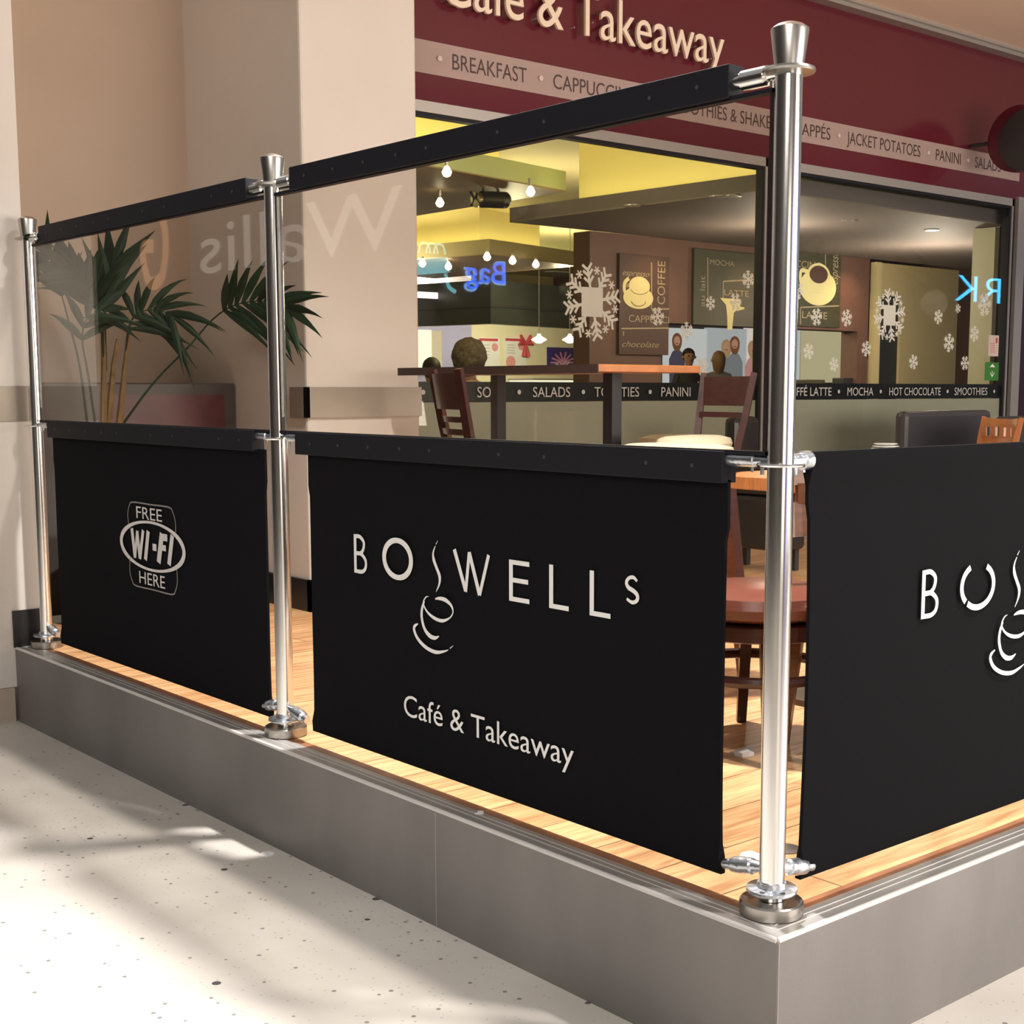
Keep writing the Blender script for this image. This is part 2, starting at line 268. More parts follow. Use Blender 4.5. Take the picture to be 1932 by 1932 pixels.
b=NB(); box(b,4.985,5.045,YF-.005,YF+.06,0,2.5); struct('trim_4',b,BLK,'black mullion gap between the panes')
b=NB(); box(b,7.985,8.10,YF-.03,YF+.08,.0,2.52); struct('trim_5',b,ALU,'aluminium jamb right of the window')
struct('trim_6',box(NB(),7.935,7.984,YF+.0,YF+.08,0,2.5),BLK,'dark recess in the jamb')
struct('wall_right',box(NB(),8.101,12,YF,YF+.2,-.03,2.52),mat('dark_maroon_wall',(.03,.008,.012),.35),'dark maroon wall right of the window')
OB=(0,YF-.002,0)
for wn,lst in ((w1,(('J',828,840),('SOUP',900,952),('SALADS',1005,1075),('TOASTIES',1121,1205),('PANINI',1247,1302),('CAKES',1346,1400))),(w2,(('CAFFÉ LATTE',1481,1568),('MOCHA',1598,1647),('HOT CHOCOLATE',1677,1774),('SMOOTHIES',1800,1862)))):
    for st,a,c in lst: text('window_lettering',st,STXT,OB,U,V,on(a,742,1,YF).x,on(c,742,1,YF).x,.982,.056,wn)
    fl=Flat(OB,U,V)
    for q in ((798,979,1100,1226,1325) if wn is w1 else (1582,1661,1787,1875)): fl.disc(on(q,742,1,YF).x,1.01,.013)
    fl.done('window_lettering',STXT,wn)
# snowflake stickers
def flake(px,py,r,big=False,rot=0,grp=None,label=None):
    c=on(px,py,1,YF); R=r; f=Flat((c.x,YF-.0015,c.z),U,V,th=.0006)
    if big:
        f.quad(-R*.42,R*.42,-R*.42,R*.42); arms=8
        for a in range(8):
            t=a*PI/4+.2; ux,uy=math.cos(t),math.sin(t)
            f.line((ux*R*.3,uy*R*.3),(ux*R,uy*R),R*.09)
            for q in (.55,.75,.92):
                for sgn in (-1,1):
                    tt=t+sgn*.8; f.line((ux*R*q,uy*R*q),(ux*R*q+math.cos(tt)*R*.26,uy*R*q+math.sin(tt)*R*.26),R*.08)
        for a in range(8):
            t=a*PI/4+.6; x,y=math.cos(t)*R*.92,math.sin(t)*R*.92
            for k in range(3): d=k*PI/3; f.line((x-math.cos(d)*R*.13,y-math.sin(d)*R*.13),(x+math.cos(d)*R*.13,y+math.sin(d)*R*.13),R*.045)
    else:
        for a in range(6):
            t=rot+a*PI/3; ux,uy=math.cos(t),math.sin(t); f.line((0,0),(ux*R,uy*R),R*.17)
            for q in (.45,.72):
                for sgn in (-1,1):
                    tt=t+sgn*.95; f.line((ux*R*q,uy*R*q),(ux*R*q+math.cos(tt)*R*.34,uy*R*q+math.sin(tt)*R*.34),R*.14)
        f.disc(0,0,R*.2,n=10)
    o=f.done('snowflake_sticker',SNOW); tag(o,label,'sticker',grp); return o
flake(1117,570,.2,True,label='large white snowflake sticker on the left window pane beside the brown wall')
flake(1678,595,.17,True,label='large white snowflake sticker on the right window pane')
SL='small white snowflake sticker, left pane, '
for x,y,l in ((1240,597,'at the lower right of the cup and saucer board'),(1295,625,'at the top left of the lit posters'),(1340,572,'beside the printed latte glass'),(1387,570,'right over the printed latte glass'),(1411,527,'highest one near the mullion'),(1325,692,'low in front of the lit posters')):
    flake(x,y,.057 if x!=1340 else .044,rot=x*.37,grp='small snowflake stickers on the left pane',label=SL+l)
SR='small white snowflake sticker on the right pane, '
for x,y,r,l in ((1505,548,.06,'touching the printed open cup'),(1540,598,.06,'over the latte lettering'),(1597,600,.06,'right of the open cup board'),(1525,663,.055,'at the left edge of the cream display'),(1634,658,.055,'beside the cream partition edge'),(1573,688,.05,'low over the cream lit display'),(1723,683,.055,'lowest on the cream partition'),(1770,598,.055,'high on the cream partition'),(1807,582,.035,'tiniest of all, left of the blue letters'),(1857,575,.09,'below the last blue letter'),(1790,647,.07,'on the right edge of the partition'),(1838,630,.06,'left of the paper notice'),(1820,685,.055,'lowest near the green sticker')):
    flake(x,y,r,rot=x*.37,grp='small snowflake stickers on the right pane',label=SR+l)
def sticker(name,x0,x1,y0,y1,m,label,cat='sticker'):
    a=on(x0,y1,1,YF); c=on(x1,y0,1,YF); o=obj(name,box(NB(),a.x,c.x,YF-.004,YF-.001,a.z,c.z),m); return tag(o,label,cat)
o=sticker('paper_notice',1864,1884,633,672,mat('pinkish_notice_paper',(.62,.5,.46),.7),'small pinkish paper notice near the right edge of the window','notice')
f=Flat((0,YF-.004,0),U,V); p=on(1879,640,1,YF); f.quad(p.x-.01,p.x+.015,p.z-.03,p.z+.01)
for k in range(5): q=on(1867,648+k*4,1,YF); f.quad(q.x,q.x+.07,q.z-.002,q.z+.002)
f.done('notice_print',mat('red_print',(.5,.08,.07),.6),o)
o=sticker('green_sticker',1857,1884,684,718,mat('green_sticker_vinyl',(.04,.2,.03),.5),'square green sticker low at the right edge of the window')
f=Flat((0,YF-.004,0),U,V); p=on(1871,700,1,YF); f.stroke([(p.x,p.z-.05),(p.x,p.z+.0)],.006); f.stroke([(p.x-.03,p.z-.01),(p.x,p.z-.04),(p.x+.03,p.z-.01)],.007); f.poly([(p.x-.04,p.z+.03),(p.x+.04,p.z+.03),(p.x,p.z+.055)]); f.done('sticker_emblem',WHT,o)
# round projecting sign at the right
ps=thing('projecting_sign','round black projecting sign with maroon rim at the right end of the fascia','sign',(7.2,YF,2.8))
b=NB(); lathe(b,[(.2,-.04),(.235,-.035),(.235,.035),(.2,.04)],n=48); bmesh.ops.rotate(b,verts=b.verts,matrix=Matrix.Rotation(PI/2,3,'Y')); bmesh.ops.translate(b,verts=b.verts,vec=(7.31,3.89,2.83)); obj('sign_rim',b,mat('dark_maroon_rim',(.10,.01,.022),.3),ps,smooth=True)
b=NB(); lathe(b,[(.2,-.046),(.215,-.04),(.215,.04),(.2,.046)],n=48); bmesh.ops.rotate(b,verts=b.verts,matrix=Matrix.Rotation(PI/2,3,'Y')); bmesh.ops.translate(b,verts=b.verts,vec=(7.24,3.77,2.80)); obj('sign_face',b,DK,ps,smooth=True)
b=NB(); tube(b,[(7.31,4.1,2.83),(7.31,4.284,2.83)],.015); obj('bracket',b,DK,ps)
# ceiling downlights of the concourse
d0=None
for i,(x,y) in enumerate([(KEY[0],KEY[1])]+[(a,c) for a,c,_ in DL]):
    if d0 is None:
        d0=thing('ceiling_downlight','recessed round downlight in the soffit, nearest the middle barrier post','downlight',(x,y,3.58),'downlights in a row in the soffit')
        b=NB(); lathe(b,[(.1,0),(.1,-.012),(.075,-.014),(.075,0)],(x,y,3.58),32); obj('downlight_rim',b,WHT,d0,smooth=True)
        b=NB(); lathe(b,[(.074,-.001),(.074,-.004)],(x,y,3.58),32); obj('downlight_lens',b,emis('downlight_glow',(1,.93,.82),26),d0)
    else:
        c=d0.copy(); C.objects.link(c); c.location=(x,y,3.58); c['label']='recessed round downlight in the soffit, '+('','above the high table','above the low table side of the terrace','in front of the right window pane','rightmost, in front of the round sign')[i]
        for ch in list(d0.children): k=ch.copy(); C.objects.link(k); k.parent=c
# ================================================================ BARRIER
PL=[0]
def disc_z(bm,c,r,z0,z1,n=40,bev=.0): lathe(bm,[(r-bev,z0),(r,z0+bev),(r,z1-bev),(r-bev,z1)] if bev else [(r,z0),(r,z1)],c,n)
def post(y,dirs,label,up):
    t=thing('barrier_post',label,'post',(0,y,0),'steel barrier posts')
    c=(0,y,0)
    b=NB(); lathe(b,[(.0254,.03),(.0254,1.612)],c,48); obj('shaft',b,STEEL,t,smooth=True)
    b=NB(); lathe(b,[(.0265,1.607),(.035,1.672),(.0345,1.676),(.024,1.683),(.012,1.687),(0.001,1.688)],c,48); obj('cap',b,BRUSH,t,smooth=True)
    b=NB(); disc_z(b,c,.063,.0,.029,48,.003); obj('base_flange',b,mat('dull_steel_base',(.4,.38,.35),.28,1),t,smooth=True)
    b=NB(); lathe(b,[(.03,.044),(.05,.046),(.051,.049),(.05,.053),(.03,.055),(.028,.066)],c,40); r=obj('lower_collar',b,ZINC,t,smooth=True)
    b=NB()
    for a in (-2.9,-1.9): x,yy=math.cos(a)*.04,math.sin(a)*.04; lathe(b,[(.006,.0532),(.006,.0542)],(x,y+yy,0),10)
    obj('screw_hole',b,DK,r)
    b=NB(); lathe(b,[(.027,.879),(.045,.880),(.0465,.883),(.045,.886),(.027,.887)],c,40); obj('middle_collar',b,STEEL,t,smooth=True)
    b=NB(); lathe(b,[(.026,1.597),(.047,1.598),(.049,1.602),(.047,1.606),(.026,1.607)],c,40); obj('upper_collar',b,BRUSH,t,smooth=True)
    for dx,dy in dirs:
        e=Vector((dx,dy,0)); cc=Vector(c); r0=.0135 if dx==0 else .0185
        b=NB(); tube(b,[cc+e*.024+Vector((0,0,.889)),cc+e*.06+Vector((0,0,.889)),cc+e*.062+Vector((0,0,.889)),cc+e*(.134 if dx==0 else .082)+Vector((0,0,.889))],[r0*.7,r0*.8,r0,r0],20)
        tube(b,[cc+e*.045+Vector((0,0,.88)),cc+e*.045+Vector((0,0,.862))],.004,8); tube(b,[cc+e*.07+Vector((0,0,.88)),cc+e*.07+Vector((0,0,.866))],.003,8); obj('rail_socket',b,ZINC,t,smooth=True)
        pr=[(.02,.006),(.028,.009),(.036,.0115),(.046,.013),(.05,.0165),(.06,.0175),(.066,.0165),(.072,.018),(.09,.0175),(.1,.016),(.106,.011),(.118,.0115),(.124,.0105)]
        b=NB(); tube(b,[cc+e*s+Vector((0,0,.088-.2*max(0,s-.02))) for s,_ in pr],[q for _,q in pr],14); o=obj('tension_clamp',b,ZINC,t,smooth=True)
    for dx,dy in up:
        e=Vector((dx,dy,0)); cc=Vector(c)
        b=NB(); tube(b,[cc+e*.02+Vector((0,0,1.603)),cc+e*.045+Vector((0,0,1.603)),cc+e*.05+Vector((0,0,1.602)),cc+e*.108+Vector((0,0,1.602)),cc+e*.11+Vector((0,0,1.602)),cc+e*.13+Vector((0,0,1.602))],[.011,.013,.0185,.0185,.0155,.0155],20)
        tube(b,[cc+e*.04+Vector((0,0,1.6)),cc+e*.04+Vector((0,0,1.575))],.004,8); obj('rail_socket',b,STEEL,t,smooth=True)
    return t
post(0,[(0,1),(1,0)],'tall steel barrier post at the near corner of the platform',[(0,1)])
post(L1,[(0,1),(0,-1)],'middle steel barrier post between the two long banners',[(0,1),(0,-1)])
post(L2,[(0,-1)],'far steel barrier post against the cream column at left',[(0,-1)])
def screen(y0,y1,label):
    t=thing('glass_screen',label,'screen',(0,(y0+y1)/2,.9),'clear glass screens above the banners')
    obj('pane',box(NB(),-.007,.001,y0-.092,y1+.092,.907,1.575),TINT,t)
    for a,c in ((y0-.098,y0-.0921),(y1+.0921,y1+.098)): obj('edge_seal',box(NB(),-.009,.003,a,c,.9,1.575),mat('dark_seal',(.02,.01,.012),.4),t)
    obj('top_channel',box(NB(),-.021,.021,y0,y1,1.572,1.634),BLK,t,bev=.002)
    obj('glazing_bar',box(NB(),-.012,.008,y0-.098,y1+.098,1.568,1.576),BLK,t)
    obj('bottom_channel',box(NB(),-.0215,.02,y0,y1,.842,.905),BLK,t,bev=.002)
    obj('glazing_bar',box(NB(),-.012,.008,y0-.098,y1+.098,.899,.907),BLK,t)
    n=7
    for z,nm in ((1.603,'top'),(.874,'b')):
        for f in (.05,.13,.33,.43,.6,.68,.77,.86,.95): yy=y0+(y1-y0)*f; obj('channel_screw',tube(NB(),[(-.0212,yy,z),(-.0226,yy,z)],.0042,10),SCR,t)
screen(.128,1.745,'wide glass screen with black channels above the café name banner')
screen(1.99,3.585,'glass screen with black channels above the free wi-fi banner')
def fabric(o,u,n,x0,x1,z0,z1,roll):
    "canvas with hem sleeves, o origin, u along, n outward"
    o=Vector(o);u=Vector(u);n=Vector(n); b=NB(); NX,NZ=28,26
    rows=[]
    for side in (0,1):
        g=[]
        for j in range(NZ+1):
            v=j/NZ; z=z0+(z1-z0)*v; r=[]
            for i in range(NX+1):
                q=i/NX; inset=.010*math.sin(PI*v)**.5 if 0<v<1 else 0
                if v>.86: inset=.012*(v-.86)/.14*0
                x=x0+inset+(x1-x0-2*inset)*q
                hem=.009*math.exp(-((z-z0-.02)/.018)**2)+(.014*math.exp(-((z-z1+.018)/.02)**2) if roll else 0)
                d=.004+hem; wv=.003*math.sin(q*9+v*3)*math.sin(PI*v)
                r.append(b.verts.new(o+u*x+Vector((0,0,z))+n*((d if side==0 else -d)+wv)))
            g.append(r)
        for j in range(NZ):
            for i in range(NX): f=(g[j][i],g[j][i+1],g[j+1][i+1],g[j+1][i]); b.faces.new(f if side==0 else f[::-1])
        rows.append(g)
    A,B=rows
    for j in range(NZ): b.faces.new((A[j][0],A[j+1][0],B[j+1][0],B[j][0])); b.faces.new((A[j][NX],B[j][NX],B[j+1][NX],A[j+1][NX]))
    for i in range(NX): b.faces.new((A[0][i],B[0][i],B[0][i+1],A[0][i+1])); b.faces.new((A[NZ][i],A[NZ][i+1],B[NZ][i+1],B[NZ][i]))
    return b
def logo(t,o,u,m,shift=0,gap=False):
    f=Flat(o,u,(0,0,1)); s=lambda a:[(x+shift,y) for x,y in a]
    T=.0125
    # u coordinate grows left to right, origin at left edge of the B
    f.line((shift+T/2,.531),(shift+T/2,.636),T)
    f.stroke(s([(T/2,.631),(.03,.631),(.047,.620),(.049,.607),(.043,.594),(.03,.586),(T/2,.585)]),.0105)
    f.stroke(s([(T/2,.585),(.034,.585),(.053,.573),(.058,.56),(.053,.545),(.036,.5365),(T/2,.5365)]),.0105)
    ell=[(.206+.061*math.cos(a),.587+.0485*math.sin(a)) for a in [k*PI/10 for k in range(20)]]
    if gap:
        e2=[(.218+.062*math.cos(a),.583+.048*math.sin(a)) for a in [PI*(.5-.17)-k*PI*1.06/11 for k in range(0,12)]]; f.stroke(s(e2),.0135)
        e2=[(.214+.062*math.cos(a),.585+.048*math.sin(a)) for a in [PI*(.5+.16)+k*PI/12 for k in range(0,8)]]; f.stroke(s(e2),.0135)
    else: f.stroke(s(ell),[.0135+.004*abs(math.cos(k*PI/10)) for k in range(20)],closed=True,sm=3)
    # steam rising as an s
    f.stroke(s([(.384,.650),(.376,.640)]),[.001,.003],sm=1)
    f.stroke(s([(.374,.636),(.364,.618),(.366,.6),(.378,.58),(.390,.56),(.388,.54),(.374,.519)]),[.002,.006,.011,.010,.011,.007,.001])
    # W E L L s
    f.stroke(s([(.452,.634),(.497,.535)]),.013,sm=1); f.stroke(s([(.497,.533),(.512,.632)]),.011,sm=1); f.stroke(s([(.512,.632),(.552,.531)]),.013,sm=1); f.stroke(s([(.552,.531),(.588,.632)]),.011,sm=1)
    f.line((.672+shift,.531),(.672+shift,.629),.014)
    for z in (.6235,.5815,.5365): f.line((.672+shift,z),(.739+shift-(.004 if z<.6 and z>.55 else 0),z),.011)
    for x in (.810,.946): f.line((x+shift+.006,.531),(x+shift+.006,.631),.014); f.line((x+shift,.5365),(x+.066+shift,.5365),.011)
    f.stroke(s([(1.093,.622),(1.082,.629),(1.068,.626),(1.061,.616),(1.067,.606),(1.083,.6),(1.094,.592),(1.093,.581),(1.079,.575),(1.062,.581)]),[.006,.008,.008,.009,.010,.010,.010,.009,.008,.006])
    # cup
    f.stroke(s([(.371,.501),(.39,.5045),(.415,.503),(.438,.492),(.445,.476),(.431,.460),(.40,.449),(.365,.452),(.335,.465),(.320,.484),(.330,.5),(.343,.5045)]),[.003,.009,.011,.008,.004,.004,.009,.009,.006,.005,.004,.001])
    f.stroke(s([(.325,.490),(.315,.472),(.312,.448),(.323,.420),(.345,.404),(.368,.401),(.386,.408)]),[.004,.009,.010,.010,.012,.010,.002])
    f.stroke(s([(.296,.428),(.281,.420),(.279,.408),(.295,.388),(.33,.371),(.372,.365),(.41,.373),(.425,.379)]),[.003,.009,.010,.010,.010,.010,.005,.001])
    f.stroke(s([(.431,.383),(.445,.392)]),[.003,.001],sm=1)
    return f.done('logo_print',m,t)
FU=(0,-1,0)
t=thing('barrier_banner','black canvas banner printed with the café name and a steaming cup between posts','banner',(0,.92,.06),'canvas banners tied between the posts')
obj('canvas',fabric((0,0,0),(0,-1,0),(-1,0,0),-1.704,-.128,.045,.848,False),FAB,t,smooth=True)
logo(t,(-.0085,1.466,0),FU,WHT)
text('tagline_print','Café & Takeaway',WHT,(-.0085,0,0),FU,V,-1.239,-.572,.176,.056,t)
t=thing('barrier_banner','black canvas banner printed with a free wi-fi sign, beside the cream column','banner',(0,2.76,.06),'canvas banners tied between the posts')
obj('canvas',fabric((0,0,0),(0,-1,0),(-1,0,0),-3.575,-1.95,.04,.848,False),FAB,t,smooth=True)
OO=(-.0095,0,0)
f=Flat(OO,FU,V); xl,xr,zt,zb,r=-2.905,-2.537,.637,.345,.045
f.stroke([(xl+.005,.56),(xl,zt-r),(xl+r*.35,zt-r*.35+.002),(xl+r,zt),((xl+xr)/2,zt),(xr-r,zt),(xr-r*.35,zt-r*.35),(xr,zt-r),(xr,.556)],.005); f.stroke([(xl+.005,.44),(xl,zb+r),(xl+r*.35,zb+r*.35),(xl+r,zb),((xl+xr)/2,zb),(xr-r,zb),(xr-r*.35,zb+r*.35),(xr,zb+r),(xr,.435)],.005); f.done('sign_outline',mat('grey_print',(.3,.28,.27),.6),t)
f=Flat(OO,FU,V); n=28; f.stroke([(-2.724+.243*math.cos(2*PI*k/n),.494+.082*math.sin(2*PI*k/n)) for k in range(n)],[.009+.014*abs(math.cos(2*PI*k/n))**3 for k in range(n)],closed=True,sm=2)
f.done('oval_print',GRYP,t)
f=Flat(OO,FU,V); k=.018
z0,z1=.443,.545
f.line((-2.876,z1),(-2.858,z0),.022); f.line((-2.858,z0),(-2.833,z1-.006),.017); f.line((-2.833,z1-.006),(-2.819,z0),.020); f.line((-2.819,z0),(-2.785,z1),.020)
f.line((-2.775,z0),(-2.745,z1),.024); f.line((-2.715,.493),(-2.685,.493),.024)
f.line((-2.672,z0),(-2.640,z1),.030); f.line((-2.645,z1-.012),(-2.600,z1-.012),.024); f.line((-2.655,.497),(-2.613,.497),.020); f.line((-2.594,z0),(-2.562,z1),.026); f.done('wifi_print',GRYP,t)
text('free_print','FREE',GRYP,OO,FU,V,-2.834,-2.635,.584,.041,t); text('here_print','HERE',GRYP,OO,FU,V,-2.829,-2.629,.358,.042,t)
t=thing('barrier_banner','black canvas banner right of the corner post with bright white café name','banner',(.9,0,.06),'canvas banners tied between the posts')
obj('canvas',fabric((0,0,0),(1,0,0),(0,-1,0),.08,1.75,.05,.905,True),FAB,t,smooth=True)
logo(t,(.463,-.0085,.006),(1,0,0),mat('bright_white_print',(.9,.9,.89),.6),gap=True)
# ================================================================ PLACES OPPOSITE (seen as reflections)
struct('wall_opposite',box(NB(),-9,30,-5.9,-5.7,ZF,5.2),mat('opposite_shop_wall',(.2,.175,.16),.5),'shop wall across the concourse')
struct('wall_side',box(NB(),-6.2,-6,-5.7,18,ZF,5.2),mat('side_shop_wall',(.07,.06,.055),.5),'shop wall at the far left of the concourse')
OU=(-1,0,0)
t=thing('neon_sign','blue neon letter sign above the shop opposite, seen mirrored in the café window','sign',(10.6,-5.7,2.5))
text('neon_letters','Bag',emis('blue_neon',(.03,.12,1),26),(0,-5.68,0),OU,V,-10.93,-10.22,2.56,.30,t,off=.02); text('letter_outline','Bag',emis('pale_blue_neon',(.25,.45,1),14),(0,-5.69,0),OU,V,-10.96,-10.19,2.535,.345,t,off=.01)
f=Flat((9.55,-5.68,2.85),OU,V,th=.02)
for k in range(3): f.stroke([(-.3+.0*k+.13*k,.06),(-.27+.13*k,.17),(-.2+.13*k,.2),(-.13+.13*k,.17),(-.1+.13*k,.06)],.03)
f.poly([(-.38,-.18),(.3,-.26),(.32,-.02),(-.34,.03)]); f.stroke([(-.3,-.2),(-.36,-.38),(-.48,-.45)],.06); f.done('cup_emblem',emis('cyan_neon',(.25,.8,1),9),t)
t=thing('shop_sign','blue illuminated capital letter sign on the wall opposite, mirrored in the right window pane','sign',(25,-5.7,2.8))
text('sign_letters','PRIMARK',emis('azure_neon',(.05,.4,1),16),(0,-5.69,0),OU,V,-28.4,-22.62,2.80,.52,t,bold=-.012)
t=thing('shop_sign','pale illuminated lower case sign reflected in the barrier glass','sign',(-6,12.5,2.6))
text('sign_letters','Wallis',emis('warm_white_sign',(1,.93,.85),.8),(-5.98,0,0),(0,1,0),V,9.75,14.05,2.42,.60,t)
f=Flat((-5.98,15.3,2.75),(0,1,0),V,th=.01); f.stroke([(.1,.5),(-.25,.45),(-.35,.1),(-.2,-.3),(.15,-.35),(.3,-.1),(.3,.1),(0,.1)],.17); f.done('orange_sign_emblem',emis('orange_sign',(1,.5,.25),.9),t)
for i,(x0,x1,z0,z1,c,e) in enumerate(((-3.5,-1.0,0,2.2,(1,.9,.75),2.2),(.5,2.2,0,2.2,(.6,.5,1),1.6),(4.2,7.5,0,2.2,(1,.92,.8),1.2))):
    struct('window_%d'%(i+3),box(NB(),x0,x1,-5.7,-5.66,z0,z1),emis('lit_shop_window_%d'%i,c,e),'lit shop window across the concourse')  # glowing panels added out of view to give the steel posts reflections
# ================================================================ FURNITURE
def legs(t,m,r0,r1,zt,sp=.03,th=.034,name='leg'):
    for sx in (-1,1):
        for sy in (-1,1):
            b=NB(); tube(b,[(sx*r0,sy*r1,zt),(sx*(r0+sp),sy*(r1+sp),0)],[th*.62,th*.5],4); obj(name,b,m,t)
def cushion(t,z,r,h,m,sx=1,sy=1):
    b=NB(); lathe(b,[(r*.8,z-h),(r*.97,z-h*.8),(r,z-h*.5),(r*.96,z-h*.2),(r*.75,z-h*.05),(0.001,z)],(0,0,0),40,sx,sy); return obj('seat',b,m,t,smooth=True)
def curved_board(x0,x1,z0,z1,y,th,sag=.03,lean=0,top=0):
    b=NB(); n=12; g=[]
    for i in range(n+1):
        q=i/n; x=x0+(x1-x0)*q; yy=y-sag*(1-(2*q-1)**2); e=top*(abs(2*q-1)**2)
        g.append([b.verts.new(p) for p in ((x,yy,z0),(x,yy-th,z0),(x,yy-th-lean,z1+e),(x,yy-lean,z1+e))])
    for i in range(n):
        for k in range(4): b.faces.new((g[i][k],g[i][(k+1)%4],g[i+1][(k+1)%4],g[i+1][k]))
    b.faces.new(g[0]); b.faces.new(g[-1][::-1]); return b
def bar_chair(label,loc,backdir,wood,slats,group=None):
    t=thing('bar_chair',label,'bar chair',group=group); cushion(t,.835,.2,.07,CUSH)
    b=NB(); lathe(b,[(.17,.73),(.185,.735),(.185,.765),(.17,.77)],n=32); obj('seat_frame',b,wood,t,smooth=True)
    legs(t,wood,.13,.13,.74,.06,.045)
    for sy in (-1,1): b=NB(); tube(b,[(-.165,sy*.165,.3),(.165,sy*.165,.3)],.012,8); obj('stretcher',b,wood,t,smooth=True)
    for sx in (-1,1): b=NB(); tube(b,[(sx*.135,-.15,.70),(sx*.16,-.19,.9),(sx*.175,-.225,1.095)],[.022,.02,.018],4); obj('upright',b,wood,t)
    obj('top_board',curved_board(-.165,.165,.955,1.08,-.195,.018,.02,.02),wood,t)
    for z0,z1 in slats: obj('back_slat',curved_board(-.15,.15,z0,z1,-.18,.014,.02,.004),wood,t)
    t.location=loc; d=Vector(backdir); t.rotation_euler=(0,0,math.atan2(-d.x,d.y)+PI); return t
bar_chair('dark wooden bar chair with ladder back, at the left end of the high table',(1.12,2.20,0),(-.926,.364),DWOOD,[(.909,.929),(.865,.886)])
bar_chair('brown wooden bar chair with cream round seat and ladder back, right of the high table',(2.25,2.38,0),(.98,-.18),mat('dark_red_wood',(.045,.014,.012),.45,noise_=(14,.25,(1,1,5))),[(.905,.928)])
def stool(label,loc,z,r,cush,wood,name='bar_stool',cat='stool',ring=None,h=.07):
    t=thing(name,label,cat); cushion(t,z,r,h,cush)
    b=NB(); lathe(b,[(r*.88,z-h-.05),(r*.93,z-h-.045),(r*.93,z-h-.005),(r*.88,z-h)],n=32); obj('seat_frame',b,wood,t,smooth=True)
    legs(t,wood,r*.55,r*.55,z-h-.04,.06,.04)
    if ring:
        b=NB(); n=28; tube(b,[(math.cos(2*PI*k/n)*r*.95,math.sin(2*PI*k/n)*r*.95,ring) for k in range(n+1)],.016,8); obj('foot_hoop',b,wood,t,smooth=True)
    t.location=loc; return t
stool('round bar stool with wide cream leatherette seat, nearest to the glass screen',(1.317,1.547,0),.846,.205,CUSH,MWOOD)
stool('low bistro stool with maroon leather seat and dark bentwood hoop by the corner post',(on(1428,1108,2,.46).x,on(1428,1108,2,.46).y,0),.47,.235,MLEA,DWOOD,'bistro_stool',ring=.225,h=.09).rotation_euler=(0,0,math.radians(4.2))
def table(label,x0,x1,y0,y1,z,th,m,leg,px,py,name,base=.22,lr=.028):
    cx,cy=px,py; t=thing(name,label,'table',(cx,cy,0)); obj('tabletop',box(NB(),x0,x1,y0,y1,z-th,z),m,t,bev=.003)
    b=NB(); box(b,cx-lr,cx+lr,cy-lr,cy+lr,.02,z-th); obj('pedestal',b,leg,t)
    b=NB(); box(b,cx-base,cx+base,cy-base,cy+base,0.0005,.02); obj('foot_plate',b,leg,t); return t
HT=table('long high café table with orange varnished top, dark side edge and dark pedestal',1.64,2.22,2.27,3.62,1.122,.03,WOOD,mat('black_blue_metal',(.015,.02,.035),.4),2.02,2.59,'high_table')
obj('side_edge',box(NB(),1.634,1.6398,2.268,3.62,1.088,1.1225),mat('near_black_edge',(.03,.013,.01),.6),HT)  # dark strip puts the shade of this side into its colour
obj('pedestal',box(NB(),1.95,2.0,3.28,3.33,.001,1.09),DK,HT)
table('low square café table with orange wooden top beside the corner post',1.30,1.95,.74,1.40,.75,.042,WOOD,DWOOD,1.68,1.05,'low_table')
def dining_chair(label,loc,backdir,wood,seatm,ztop=.86,slots=True,sz=.46):
    t=thing('dining_chair',label,'chair'); cushion(t,sz,.2,.05,seatm,1.05,1.0)
    b=NB(); lathe(b,[(.17,sz-.1),(.185,sz-.095),(.185,sz-.055),(.17,sz-.05)],n=32); obj('seat_frame',b,wood,t,smooth=True)
    legs(t,wood,.13,.13,sz-.07,.03,.042)
    for sx in (-1,1): b=NB(); tube(b,[(sx*.15,-.16,sz-.06),(sx*.17,-.2,ztop-.12),(sx*.178,-.225,ztop+.005)],[.02,.02,.016],4); obj('upright',b,wood,t)
    if slots:
        obj('top_rail',curved_board(-.172,.172,ztop-.05,ztop-.005,-.195,.016,.03,.01,.006),wood,t); obj('back_rail',curved_board(-.165,.165,ztop-.2,ztop-.1,-.185,.016,.03,.01),wood,t)
        for k in range(-2,3):
            x=k*.075; b=NB(); s=-.03*(1-(x/.17)**2); box(b,x-.022,x+.022,-.207+s,-.19+s,ztop-.105,ztop-.045); obj('back_spindle',b,wood,t)
    else: obj('top_rail',curved_board(-.178,.178,ztop-.045,ztop,-.2,.02,.03,.01,.006),wood,t); obj('back_board',curved_board(-.16,.16,ztop-.26,ztop-.12,-.19,.014,.03,.01),wood,t)
    t.location=loc; d=Vector(backdir); t.rotation_euler=(0,0,math.atan2(-d.x,d.y)+PI); return t
dining_chair('brown wooden chair with slotted back and cream seat, between corner post and right banner',(1.13,.62,0),(.35,.93),MWOOD,CUSH,.80)
p=on(1830,800,1,2.35); dining_chair('orange wooden chair with slotted back above the right banner',(4.65,2.55,0),(.9,-.43),WOOD,MLEA,.868)
dining_chair('pale-lit wooden chair with plain top rail, cut off behind the right banner',(3.62,1.05,0),(-.2,.98),WOOD,MLEA,.83,False)
